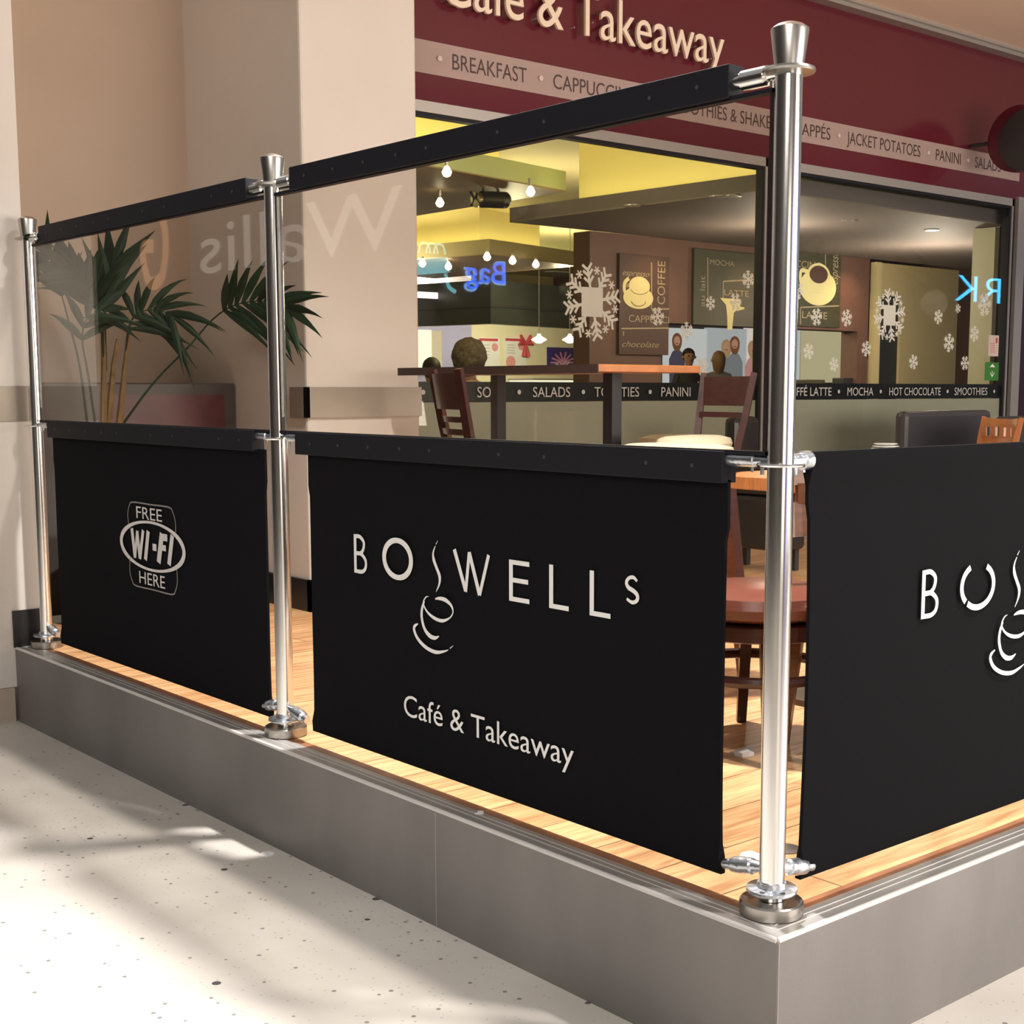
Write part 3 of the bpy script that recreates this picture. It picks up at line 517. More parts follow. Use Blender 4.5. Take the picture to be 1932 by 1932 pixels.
def tub(name,label,px0,px1,yp,z,m,dep=.5):
    a=on(px0,800,1,yp); c=on(px1,800,1,yp); t=thing(name,label,'armchair',((a.x+c.x)/2,yp,0))
    b=NB(); box(b,a.x,c.x,yp,yp+.09,.12,z); obj('backrest',b,m,t,bev=.035)
    b=NB(); box(b,a.x,c.x,yp-dep,yp,.12,.43); obj('seat',b,m,t,bev=.03)
    for sx in (0,1): x=c.x-.07 if sx else a.x; obj('armrest',box(NB(),x,x+.07,yp-dep,yp-.001,.431,.6),m,t,bev=.02)
    for sx in (0,1):
        for sy in (0,1): x=c.x-.06 if sx else a.x+.02; y=yp+.04 if sy else yp-dep+.03; obj('leg',box(NB(),x,x+.035,y,y+.035,0,.12),DK,t)
tub('armchair','dark grey leather armchair against the window, behind the orange wooden chair',1708,1872,3.55,.885,GLEA)
tub('armchair','near-black leather armchair behind the right bar chair',1386,1436,3.6,.87,mat('black_leather',(.02,.018,.018),.35),.35)
tub('armchair','very dark armchair at the right edge above the banner',1893,2010,2.9,.86,DK)
# side table and plates behind the right banner
t=thing('side_table','small round dark table carrying white plates, behind the right banner','table',(3.25,2.0,0)); b=NB(); lathe(b,[(.24,.72),(.245,.73),(.24,.74)],(3.2,2.03,0),32); obj('tabletop',b,DWOOD,t,smooth=True)
b=NB(); tube(b,[(3.2,2.03,0.01),(3.2,2.03,.72)],.03); obj('pedestal',b,DK,t); b=NB(); lathe(b,[(.2,.0),(.2,.012)],(3.2,2.03,0),28); obj('foot_plate',b,DK,t)
q=on(1668,846,2,.748)
for k,r in enumerate((.068,.062,.056)):
    b=NB(); lathe(b,[(r*.5,.741+k*.011),(r,.749+k*.011),(r,.751+k*.011),(r*.5,.7515+k*.011)],(q.x-.03,q.y-.03,0),32); o=obj('plate',b,mat('white_china',(.85,.85,.8),.25),smooth=True)
    tag(o,'white china saucer, %s of the small stack behind the right banner'%('bottom','middle','top')[k],'plate','stacked saucers')
# litter
def crumple(name,px,py,z,r,label,seed,flat=.5,m=PAPER,n=9):
    rnd=random.Random(seed); c=on(px,py,2,z); b=NB(); ring=[]
    ctr=b.verts.new(c+Vector((0,0,r*flat+.002)))
    for k in range(n): a=2*PI*k/n; rr=r*(.55+.6*rnd.random()); ring.append(b.verts.new(c+Vector((math.cos(a)*rr,math.sin(a)*rr,.0015+r*flat*rnd.random()))))
    low=[b.verts.new((v.co.x,v.co.y,z+.0006)) for v in ring]
    for k in range(n): b.faces.new((ctr,ring[k],ring[(k+1)%n])); b.faces.new((ring[k],low[k],low[(k+1)%n],ring[(k+1)%n]))
    b.faces.new(low[::-1]); return tag(obj(name,b,m),label,'litter')
crumple('paper_scrap',503,1611,ZF,.026,'small torn white paper scrap on the pale floor by the platform',3,.12)
crumple('paper_scrap',906,1535,0,.013,'tiny white paper bit on the steel ledge below the café name banner',5,.2)
crumple('crumpled_tissue',1408,1424,0,.04,'crumpled white tissue on the wood deck left of the corner post',8,.5)
crumple('paper_napkin',1416,1618,0,.036,'flat white napkin on the deck behind the corner post base',11,.06)
b=NB(); q=on(1482,1602,2,0); lathe(b,[(.034,0.0005),(.036,.002),(.02,.004)],(q.x,q.y,0),24); tag(obj('floor_cap',b,BRUSH,smooth=True),'round steel floor cap on the deck beside the corner post','floor cap')
# ================================================================ PALMS
def catmull(P,n=8):
    P=[Vector(p) for p in P]; o=[]
    for i in range(len(P)-1):
        p0=P[max(i-1,0)];p1=P[i];p2=P[i+1];p3=P[min(i+2,len(P)-1)]
        for k in range(n): t=k/n; o.append(.5*((2*p1)+(p2-p0)*t+(2*p0-5*p1+4*p2-p3)*t*t+(3*p1-p0-3*p2+p3)*t**3))
    return o+[P[-1]]
def frond(P,start,nl,ln,wd,rnd,parent,droop=.3,r=.006,spread=(1.0,.5),side=None,up=.0):
    c=catmull(P); N=len(c); b=NB(); tube(b,c[::2]+[c[-1]],[r*(1-.8*i/(len(c[::2]))) for i in range(len(c[::2])+1)],6); st=obj('palm_frond',b,LEAF,parent,smooth=True)
    b=NB(); side=(CP-c[N//2]).normalized() if side is None else side
    for k in range(nl):
        q=start+(1-start)*k/(nl-1) if nl>1 else 1; i=min(int(q*(N-1)),N-2); p=c[i]; d=(c[i+1]-c[i]).normalized(); s=side.cross(d).normalized()
        for sg in ((-1,1) if k<nl-1 else (0,)):
            a=spread[0]*(1-q)+spread[1]*q+rnd.uniform(-.12,.12); L=ln*(1-.35*abs(q-.45))*rnd.uniform(.8,1.1); dr=(d*math.cos(a)+s*sg*math.sin(a)+side*rnd.uniform(-.35,.35)+Vector((0,0,up))).normalized()
            wv=side.cross(dr).normalized()*wd*.5; fold=side*wd*.18; prev=None; M=5
            for j in range(M+1):
                f=j/M; pt=p+dr*L*f+Vector((0,0,-droop*L*f*f)); w_=(.35+.65*f/.3 if f<.3 else (1-f)/.7)
                if j==M: cur=[b.verts.new(pt)]
                else: cur=[b.verts.new(pt-wv*w_),b.verts.new(pt+fold*w_),b.verts.new(pt+wv*w_)]
                if prev:
                    if len(cur)==3: b.faces.new((prev[0],prev[1],cur[1],cur[0])); b.faces.new((prev[1],prev[2],cur[2],cur[1]))
                    else: b.faces.new((prev[0],prev[1],cur[0])); b.faces.new((prev[1],prev[2],cur[0]))
                prev=cur
    obj('leaflets',b,LEAF,st,smooth=True); return st
def W(pts): return [on(x,y,1,Y) for x,y,Y in pts]
rnd=random.Random(4)
t=thing('potted_palm','tall potted palm with dark green fronds behind the left glass screen','palm',(.45,4.15,0))
base=on(200,1000,1,4.15)
bx=base.x
b=NB(); lathe(b,[(.13,0.001),(.17,.02),(.19,.36),(.2,.38),(.17,.38),(.16,.34)],(bx,4.15,0),32); obj('pot',b,mat('black_pot',(.02,.02,.02),.4),t,smooth=True)
b=NB(); lathe(b,[(.165,.30),(.165,.345)],(bx,4.15,0),24); obj('soil',b,mat('dark_soil',(.03,.02,.015),.9,bump=(60,.6)),t)
for a in ((205,800,214,690,222,640),(195,800,196,690,193,600),(225,800,236,690,244,620)):
    b=NB(); tube(b,[(bx+(a[0]-200)*.0006,4.15,.34),on(a[0],a[1],1,4.15),on(a[2],a[3],1,4.15),on(a[4],a[5],1,4.15)],[.02,.017,.012,.008],8); obj('stem',b,mat('tan_palm_sheath',(.17,.10,.035),.6,noise_=(20,.3)),t,smooth=True)
frond(W([(196,700,4.15),(192,610,4.13),(178,560,4.1),(155,525,4.05),(125,500,4.0)]),.40,9,.27,.05,rnd,t,.15,spread=(1.0,.4))
frond(W([(200,700,4.15),(198,600,4.15),(203,540,4.15),(215,500,4.15)]),.45,6,.30,.048,rnd,t,.05,spread=(.8,.3))
frond(W([(236,690,4.15),(243,620,4.14),(262,590,4.12),(300,585,4.1),(330,600,4.05)]),.26,11,.30,.036,rnd,t,.35,spread=(1.5,.5))
frond(W([(232,800,4.18),(290,722,4.15),(355,655,4.12),(402,602,4.1),(445,575,3.95),(500,568,3.78),(545,585,3.6)]),.60,11,.33,.042,rnd,t,.22,spread=(1.25,.45))
frond(W([(165,800,4.2),(150,690,4.2),(128,600,4.2),(105,520,4.15),(85,480,4.1)]),.65,5,.28,.04,rnd,t,.1,spread=(.8,.4))
frond(W([(180,800,4.15),(165,700,4.1),(155,640,4.05),(165,600,4.0),(195,585,4.0)]),.5,5,.24,.04,rnd,t,.3,spread=(.9,.5))
frond([on(178,550,1,4.1),on(120,480,1,3.95),on(80,455,1,3.75),on(52,447,1,3.64)],.97,2,.06,.03,rnd,t,.1,spread=(.5,.2))
tr=thing('planter_trough','dark grey rectangular divider trough behind the left glass screen','planter',(.65,4.65,0))
obj('trough_body',box(NB(),.04,1.262,4.48,4.88,0,1.055),DKT,tr,bev=.006)
obj('trough_panel',box(NB(),.62,1.2,4.474,4.48,.1,1.0),mat('dark_maroon_inset',(.1,.02,.025),.35),tr)  # maroon sheet stands in for red reflections on the trough front
t=thing('potted_palm','large palm in a pot at the right edge, only one leaf in view','palm',(7.8,3.0,0)); rnd=random.Random(9)
b=NB(); lathe(b,[(.18,0.001),(.22,.02),(.26,.5),(.27,.53),(.24,.53),(.23,.48)],(7.8,3.0,0),32); obj('pot',b,MCt if False else mat('black_pot',(.02,.02,.02),.4),t,smooth=True)
for k in range(9):
    a=k*2*PI/9+.3; h=1.55+.5*rnd.random(); o_=Vector((7.8,3.0,.45)); dx,dy=math.cos(a),math.sin(a)*.75; rr=.35+.3*rnd.random()
    if dy>.5: rr*=.7
    frond([o_,o_+Vector((dx*.08,dy*.08,h*.45)),o_+Vector((dx*rr*.5,dy*rr*.5,h*.8)),o_+Vector((dx*rr,dy*rr,h)),o_+Vector((dx*rr*1.5,dy*rr*1.5,h*.92))],.45,9,.36,.04,rnd,t,.4,side=Vector((-dy,dx,.6)).normalized() if k%2 else None)
frond([Vector((7.8,3.0,.5)),Vector((7.75,2.95,1.1)),Vector((7.62,2.9,1.42)),Vector((7.42,2.88,1.6))],.6,6,.34,.04,rnd,t,.15)
# ================================================================ CAFÉ INTERIOR
def prism(bm,pts,z0,z1):
    a=[bm.verts.new((x,y,z0)) for x,y in pts]; b_=[bm.verts.new((x,y,z1)) for x,y in pts]; bm.faces.new(a[::-1]); bm.faces.new(b_); n=len(pts)
    for i in range(n): bm.faces.new((a[i],a[(i+1)%n],b_[(i+1)%n],b_[i]))
    return bm
struct('floor_café',box(NB(),1.95,16,4.56,19,-.04,0),mat('dark_café_floor',(.06,.045,.04),.4),'dark café floor behind the window')
struct('ceiling_café',box(NB(),1.95,16,4.4,19,3.2,3.3),YEL,'pale yellow café ceiling')
struct('wall_café_left',box(NB(),1.92,1.95,5.11,19,0,3.2),YEL,'left wall inside the café'); struct('wall_café_back',box(NB(),1.95,16,19,19.1,0,3.2),YEL,'back wall inside the café'); struct('wall_café_right',box(NB(),16,16.1,4.55,19,0,3.2),BRN,'right wall inside the café')
COVE=emis('yellow_cove_light',(1,.88,.36),12); K11=math.radians(11)
def shrink(pts,d):
    cx=sum(p[0] for p in pts)/len(pts); cy=sum(p[1] for p in pts)/len(pts); return [(cx+(x-cx)*(1-d/max(.1,math.hypot(x-cx,y-cy))),cy+(y-cy)*(1-d/max(.1,math.hypot(x-cx,y-cy)))) for x,y in pts]
def raft(label,pts,z0,z1,m,edge,ins):
    t=thing('ceiling_raft',label,'ceiling raft',(pts[0][0],pts[0][1],z0)); obj('soffit_panel',prism(NB(),pts,z0,z0+.01),m,t); obj('edge_fascia',prism(NB(),pts,z0+.0101,z1),edge,t)
    q=shrink(pts,ins); obj('upstand',prism(NB(),q,z1,3.2),YEL,t); q2=shrink(pts,ins*.55); q3=shrink(pts,ins*.7)
    for i in (range(len(pts)) if ins!=.6 else [len(pts)-1]): j=(i+1)%len(pts); b=NB(); prism(b,[q2[i],q2[j],q3[j],q3[i]],z1+.001,z1+.02); obj('cove_lamp',b,COVE,t)
    return t
TAUPE=mat('brown_raft_underside',(.30,.2,.12),.5)
raft('lowered ceiling raft with pale green edge and yellow cove light, upper left of the window',[(5.51,6.82),(5.5,9.0),(2.2,8.4),(2.3,6.19)],2.6,2.76,TAUPE,GREEN,.55)
raft('lowered ceiling raft with glowing yellow cove above the counter area',[(8.27,11.28),(10.1,11.75),(9.9,14.6),(7.8,14.0)],2.6,2.78,TAUPE,mat('olive_raft_edge',(.4,.34,.18),.6),.5)
raft('taupe dropped soffit with yellow cove light over the art wall',[(5.1,4.42),(13.0,4.42),(13.0,6.85),(4.95,6.85)],2.32,2.43,SOFF,mat('dark_taupe_edge',(.13,.11,.12),.6),.6)
# art wall with serving hatch
ya=6.86
wl=thing('art_wall','brown partition wall with art boards and a serving hatch inside the café','partition',(6,ya,0))
x0=5.81; xh=6.66; xe=9.55; xf=9.62
obj('wall_panel',box(NB(),x0,xh,ya,ya+.2,0,2.32),BRN,wl); obj('header_panel',box(NB(),xh,xf,ya,ya+.2,1.6,2.32),BRN,wl); obj('hatch_counter',box(NB(),xh,xe,ya,ya+.2,0,1.0),DK,wl); obj('end_panel',box(NB(),9.45,xf,ya,ya+.2,1.0,1.6),BRN,wl)
for x,y,lb in ((1193,388,'leftmost, above the cup and saucer board'),(1355,371,'above the latte glass board'),(1533,349,'above the open cup board'),(1603,417,'right of the open cup board'),(1758,434,'above the cream partition')):
    c=on(x,y,2,2.315)
    if c.y>4.6 and c.y<6.8 or True:
        yy=min(max(c.y,4.7),6.6); c=Vector((c.x,yy,2.315)); t=thing('recessed_downlight','small bright downlight in the taupe soffit, '+lb,'downlight',c,'downlights in the taupe soffit'); b=NB(); lathe(b,[(.045,2.312),(.045,2.319)],(c.x,c.y,0),20); obj('lamp_disc',b,emis('white_lamp',(1,.95,.85),14),t)
        b=NB(); lathe(b,[(.047,2.309),(.06,2.311),(.06,2.3195),(.047,2.3195)],(c.x,c.y,0),20); obj('lamp_rim',b,ALU,t)
for x in (6.5,7.75,9.2): spot((x,6.45,2.28),14,(1,.6,.35),.04,100,.8,(x+.0,6.95,1.4))
def board(label,px0,px1,py0,py1,m,draw):
    a=on(px0,py1,1,ya-.03); c=on(px1,py0,1,ya-.03); t=thing('art_board',label,'art board',((a.x+c.x)/2,ya-.015,(a.z+c.z)/2)); obj('board_panel',box(NB(),a.x,c.x,ya-.03,ya-.001,a.z,c.z),m,t); draw(t,lambda x,y:(on(x,y,1,ya-.03).x,on(x,y,1,ya-.03).z)); return t
AO=(0,ya-.031,0)
def vtext(t,st,A,px,py0,py1,wpx,**k):
    x,z0=A(px,py0); _,z1=A(px,py1); w_=A(px+wpx,py0)[0]-x
    text('vertical_lettering',st,PTXT,(x+w_,AO[1],0),(0,0,1),(-1,0,0),z0,z1,0,w_,t,**k)
def htext(t,st,A,px0,px1,py,hpx,m=None,**k):
    a,z=A(px0,py); c,_=A(px1,py); h=A(px0,py-hpx)[1]-z; text('board_lettering',st,m or PTXT,AO,U,V,a,c,z,h,t,**k)
def ln(f,A,p,q,w=.012): f.line(A(*p),A(*q),w)
def b1(t,A):
    htext(t,'espresso',A,1174,1225,519,11,shear=.45); vtext(t,'COFFEE',A,1240,574,492,14); htext(t,'CAPPUCCI',A,1186,1262,607,13); htext(t,'chocolate',A,1173,1243,654,11,shear=.4)
    f=Flat(AO,U,V); ln(f,A,(1229,495),(1229,583)); ln(f,A,(1228,583),(1262,583)); ln(f,A,(1172,620),(1262,619)); ln(f,A,(1176,625),(1176,633)); f.done('board_lines',PTXT,t)
    f=Flat(AO,U,V,th=.002); x,z=A(1204,562); s=A(1232,562)[0]-x; f.disc(x,z,s,s*.52,32); x2,z2=A(1206,540); f.disc(x2,z2,s*.70,s*.45,32); f.poly([(x2-s*.70,z2),(x2-s*.45,z-s*.15),(x2+s*.45,z-s*.15),(x2+s*.70,z2)]); f.stroke([(x2-s*.7,z2+.06),(x2-s*.97,z2+.02),(x2-s*.97,z2-.05),(x2-s*.62,z2-.09)],.035); f.done('printed_cup',CUPC,t)
    f=Flat(AO,U,V,th=.004); f.stroke([(x2+s*.62*math.cos(a),z2-.015+s*.30*math.sin(a)) for a in [PI+.3+k*.25 for k in range(11)]],.007); f.stroke([(x+s*.5*math.cos(a),z-.02+s*.28*math.sin(a)) for a in [PI+.2+k*.28 for k in range(11)]],.01); f.disc(x2-s*.80,z2-.0,.018); f.done('cup_outline',mat('olive_outline',(.33,.27,.12),.6),t)
def b2(t,A):
    htext(t,'MOCHA',A,1339,1385,499,10); vtext(t,'au lait',A,1320,578,520,9); htext(t,'LATTE',A,1366,1412,557,11)
    f=Flat(AO,U,V); ln(f,A,(1335,486),(1335,570)); ln(f,A,(1364,531),(1364,570)); ln(f,A,(1364,531),(1430,527)); f.done('board_lines',PTXT,t)
    f=Flat(AO,U,V,th=.002); f.poly([A(1372,622),A(1381,622),A(1384,590),A(1396,580),A(1396,565),A(1358,562),A(1369,575),A(1371,592)]); f.poly([A(1390,587),A(1404,583),A(1404,580),A(1392,578)]); f.done('printed_glass',CUPC,t)
def b3(t,A):
    htext(t,'CAPPUCCINO',A,1448,1551,499,13); vtext(t,'espresso',A,1566,536,472,14,shear=.4); htext(t,'LATTE',A,1513,1560,600,13)
    f=Flat(AO,U,V); ln(f,A,(1557,468),(1557,502)); ln(f,A,(1510,580),(1583,577)); ln(f,A,(1510,580),(1510,612)); f.done('board_lines',PTXT,t)
    f=Flat(AO,U,V,th=.002); x,z=A(1543,542); s=A(1577,542)[0]-x; f.disc(x,z,s,s*.62,36); x2,z2=A(1544,520); f.disc(x2,z2,s*.64,s*.42,32); f.poly([(x2-s*.64,z2),(x-s*.8,z+.03),(x+s*.8,z+.03),(x2+s*.64,z2)]); f.stroke([(x2-s*.6,z2+.03),(x2-s*.95,z2+.03),(x2-s*.95,z2-.08),(x2-s*.7,z2-.1)],.04); f.done('printed_cup',CUPC,t)
    f=Flat(AO,U,V,th=.004); f.disc(x2,z2+.01,s*.5,s*.3,32); f.done('printed_coffee',ART,t)
board('dark brown art board with printed cup and saucer, leftmost on the brown wall',1168,1263,486,668,ART,b1)
board('dark olive art board with a printed latte glass, middle of the brown wall',1308,1440,481,612,ARTG,b2)
board('dark art board with a printed open coffee cup, seen in the right window pane',1446,1588,466,612,ARTG,b3)
# cream partition with doorway
pt=thing('cream_partition','yellowish cream partition with a dark doorway inside the café','partition',(10.3,6.9,0))
a=on(1645,600,1,6.9).x; c=on(1806,600,1,6.9).x; d0_=on(1656,600,1,6.9).x; d1_=on(1699,600,1,6.9).x; CW=mat('ochre_cream_wall',(.66,.55,.30),.6); CW2=mat('pale_cream_edge',(.7,.6,.32),.6)
obj('partition_edge',box(NB(),a,d0_-.005,6.86,6.93,0,2.3),CW2,pt); obj('door_header',box(NB(),d0_,d1_,6.9,6.93,1.98,2.3),CW,pt); obj('partition_panel',box(NB(),d1_,c,6.9,6.93,0,2.3),CW,pt)
rv=on(1873,560,1,4.5).x; struct('wall_reveal',box(NB(),rv,8.1,4.5,4.7,0,2.31),mat('pale_green_cream_reveal',(.62,.6,.42),.6),'pale reveal inside the right edge of the window')
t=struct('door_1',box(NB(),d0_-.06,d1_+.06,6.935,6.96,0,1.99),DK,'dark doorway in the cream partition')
# counter block at the back
def rot2(c,pts,a): return [(c[0]+x*math.cos(a)-y*math.sin(a),c[1]+x*math.sin(a)+y*math.cos(a)) for x,y in pts]
cc=(10.45,14.0)
cn=thing('counter_canopy','large dark canopy above the café serving counter','canopy',(cc[0],cc[1],2)); CAN=mat('dark_canopy',(.035,.04,.04),.35,noise_=(1.5,.3))
obj('canopy_front',prism(NB(),rot2(cc,[(0,0),(3.2,0),(3.2,.15),(.15,.15),(.15,3.3),(0,3.3)],K11),1.96,2.58),CAN,cn)
obj('canopy_soffit',prism(NB(),rot2(cc,[(.15,.15),(3.2,.15),(3.2,3.3),(.15,3.3)],K11),2.2,2.25),GREEN,cn)
obj('canopy_rail',prism(NB(),rot2(cc,[(-.02,-.02),(3.2,-.02),(3.2,0),(0,0),(0,3.3),(-.02,3.3)],K11),2.2,2.24),DK,cn)
area((11.8,14.9,2.15),(12.3,17,1.2),70,2.2,.6,(1,.95,.8)); area((8.6,15.6,2.6),(9.5,18.9,1.3),50,1.5,1,(.95,.9,1))
yw=16.2
def bp_(x,y,Y=yw): q=on(x,y,1,Y); return q.x,q.z
def panel(name,px0,px1,py0,py1,m,label,cat,Y=yw,th=.04,parent=None,kind=None):
    x0,z1=bp_(px0,py0,Y); x1,z0=bp_(px1,py1,Y); o=obj(name,box(NB(),x0,x1,Y,Y+th,z0,z1),m,parent)
    if parent is None: tag(o,label,cat)
    return o
x0,_=bp_(836,700); x1,_=bp_(893,700); struct('wall_counter_1',box(NB(),x0-1.2,x1,yw+.0402,yw+.1,0,3.2),mat('lilac_wall',(.42,.4,.62),.6),'lilac wall left of the counter')
x0,_=bp_(893,700); x2,_=bp_(1112,700); struct('wall_counter_2',box(NB(),x0,x2,yw+.0402,yw+.1,0,2.6),mat('cream_counter_wall',(.8,.72,.48),.6),'cream wall behind the counter')
LW=emis('bright_backlit_panel',(1,.93,.72),2.2)
panel('lit_menu_panel',771,783,618,706,emis('amber_backlit_panel',(1,.75,.35),1.6),'narrow amber backlit panel at the far left of the café','display')
panel('lit_menu_panel',786,815,622,708,LW,'wide white backlit panel at the far left of the café','display'); panel('lit_menu_panel',817,834,624,706,emis('cream_backlit_panel',(1,.85,.55),1.1),'cream backlit panel beside the lilac wall','display')
panel('light_strip',771,834,549,564,emis('bright_strip',(1,.9,.95),3),'bright tube light strip under the ceiling at far left','light',15.0)
def poster(px0,px1,py0,py1,base,label,deco):
    t=panel('poster',px0,px1,py0,py1,base,label,'poster',yw+.02,.02); f={}
    for m,shapes in deco:
        fl=Flat((0,yw+.019,0),U,V,th=.001)
        for s in shapes:
            k=s[0]
            if k=='r': x0,z1=bp_(s[1],s[3]); x1,z0=bp_(s[2],s[4]); fl.quad(x0,x1,z0,z1)
            elif k=='d': x,z=bp_(s[1],s[2]); rr=bp_(s[1]+s[3],s[2])[0]-x; fl.disc(x,z,rr)
            elif k=='l': fl.line(bp_(s[1],s[2]),bp_(s[3],s[4]),s[5])
        fl.done('poster_print',m,t)
    return t
RED=mat('poster_red',(.55,.06,.07),.5); PPR=mat('poster_white',(.8,.78,.72),.6); GPR=mat('poster_grey_text',(.45,.45,.42),.6); PNK=mat('poster_pink',(.7,.3,.28),.6)
poster(904,943,636,697,PPR,'white poster with red heading, left of the pair behind the counter',[(RED,[('r',906,941,638,644)]),(PNK,[('d',935,655,6)]),(GPR,[('r',908,925,650+6*k,652+6*k) for k in range(5)])])
poster(953,993,636,697,PPR,'white poster with red heading and a food bowl, right of the pair behind the counter',[(RED,[('r',955,985,638,644)]),(PNK,[('d',985,653,6),('d',965,683,9)]),(GPR,[('r',958,973,650+5*k,652+5*k) for k in range(4)])])
poster(1033,1090,655,700,mat('poster_violet',(.05,.03,.16),.5),'violet fireworks poster with a red number one at the right of the counter',[(mat('poster_burst',(.6,.25,.4),.5),[('l',1064,684,1064+24*math.cos(k*.45),684+20*math.sin(k*.45)*-1,.03) for k in range(8)]),(PPR,[('l',1064,692,1064+16*math.cos(k*.5+.2),692-14*math.sin(k*.5+.2),.02) for k in range(6)]),(RED,[('r',1062,1068,674,698)])])
o=obj('red_bow',NB(),RED); b=NB(); x,z=bp_(992,648,yw+.0)
for s in (-1,1): tube(b,[(x,yw+.0,z),(x+s*.1,yw+.0,z+.1),(x+s*.13,yw+.0,z),(x,yw+.0,z-.01)],[.02,.05,.05,.02],8); tube(b,[(x,yw+.0,z),(x+s*.05,yw+.0,z-.22)],[.02,.04],8)
b.to_mesh(o.data); b.free(); tag(o,'red ribbon bow hung beside the right poster','bow')
ct=thing('serving_counter','dark serving counter with a glowing display case at the back of the café','counter',(11,14.6,0))
x0,_=bp_(893,720,14.6); x1,_=bp_(1118,720,14.6); obj('counter_body',box(NB(),x0,x1,14.6,15.3,0,.98),DK,ct); x2,_=bp_(1008,720,14.6); x3,_=bp_(1087,720,14.6); obj('display_case',box(NB(),x2,x3,14.62,15.2,.981,1.17),emis('display_case_glow',(1,.95,.75),1.5),ct)
obj('case_top',box(NB(),x2-.02,x3+.02,14.6,15.22,1.171,1.19),ALU,ct)
# pendants
for px,lab in ((1017,'white glowing pendant lamp, left of the two above the counter'),(1075,'white glowing pendant lamp, right of the two above the counter')):
    c=on(px,640,1,12.2); t=thing('pendant_lamp',lab,'pendant lamp',c); b=NB(); lathe(b,[(.02,.07),(.03,.04),(.1,.0),(.1,-.012),(.06,-.03),(.035,-.05),(0.001,-.055)],c,24); obj('lamp_shade',b,emis('pendant_glow',(1,.97,.8),5),t,smooth=True)
    b=NB(); tube(b,[c+Vector((0,0,.06)),(c.x,c.y,3.2)],.006,6); obj('cord',b,ALU,t); b=NB(); lathe(b,[(.05,3.17),(.05,3.2)],(c.x,c.y,0),16); obj('ceiling_rose',b,ALU,t)
# small spotlights
def bulb(px,py,z,zc,label,r=.035):
    c=on(px,py,2,z); t=thing('ceiling_spotlight',label,'spotlight',c,'small warm spotlights under the ceiling rafts'); b=NB(); lathe(b,[(0.001,-r),(r*.7,-r*.7),(r,0),(r*.6,r*.8),(r*.25,r*1.3)],c,16); obj('bulb',b,emis('warm_bulb',(1,.86,.55),14),t,smooth=True)
    b=NB(); tube(b,[c+Vector((0,0,r*1.2)),(c.x,c.y,zc)],[.012,.02],8); obj('stem',b,ALU,t)
for a_,b_,l_ in ((843,325,'highest at left'),(830,383,'lower one at left'),(1001,362,'right of the projector')): bulb(a_,b_,2.5,2.6,'small warm spotlight under the pale green edged raft, '+l_)
bulb(1115,425,2.5,3.2,'small warm spotlight beside the brown art wall')
for a_,b_,l_ in ((919,485,'at its near corner'),(967,492,'second from its right end'),(1011,499,'at its right end'),(846,503,'second from the left'),(797,497,'leftmost by the pillar')): bulb(a_,b_,2.52,2.6,'small warm spotlight under the raft above the counter, '+l_,.045)
for px,py,lb in ((1017,402,'right of the projector'),(792,421,'left of the projector by the pillar'),(1043,521,'left of the pair above the pendants'),(1113,519,'beside the brown wall'),(1061,535,'lowest, just above the pendants'),(858,540,'lower one at left of the canopy'),(877,533,'upper one at left of the canopy')):
    c=on(px,py,2,3.19); 
    if c.y>18.5: c=on(px,py,1,18.0); c.z=3.19
    t=thing('ceiling_downlight','round downlight in the pale café ceiling, '+lb,'downlight',c,'downlights in the café ceiling'); b=NB(); lathe(b,[(.13,3.185),(.13,3.199)],(c.x,c.y,0),24); obj('lamp_disc',b,emis('ceiling_lamp_disc',(1,.97,.85),6),t)
    b=NB(); lathe(b,[(.132,3.18),(.15,3.183),(.15,3.1995),(.132,3.1995)],(c.x,c.y,0),24); obj('lamp_rim',b,WHT,t)
# projector
c=on(925,378,1,7.1); t=thing('projector','black ceiling projector hung on two rods under the left raft','projector',c)
b=NB(); tube(b,[c+Vector((-.11,0,0)),c+Vector((-.09,0,0)),c+Vector((.14,-.02,.01)),c+Vector((.16,-.02,.01))],[.05,.065,.065,.05],20); obj('body',b,mat('projector_shell',(.03,.03,.035),.35),t,smooth=True)
b=NB(); tube(b,[c+Vector((-.15,0,-.01)),c+Vector((-.1,0,0))],[.06,.05],20); l=obj('lens_ring',b,STEEL,t,smooth=True)
b=NB(); tube(b,[c+Vector((-.2,0,.05)),c+Vector((-.16,0,.0)),c+Vector((-.19,0,-.06))],.012,8); obj('lens_flap',b,DK,t)
for dx in (-.07,.08): b=NB(); tube(b,[c+Vector((dx,0,.05)),(c.x+dx,c.y,2.6)],.01,8); obj('hanging_rod',b,DK,t,smooth=True)
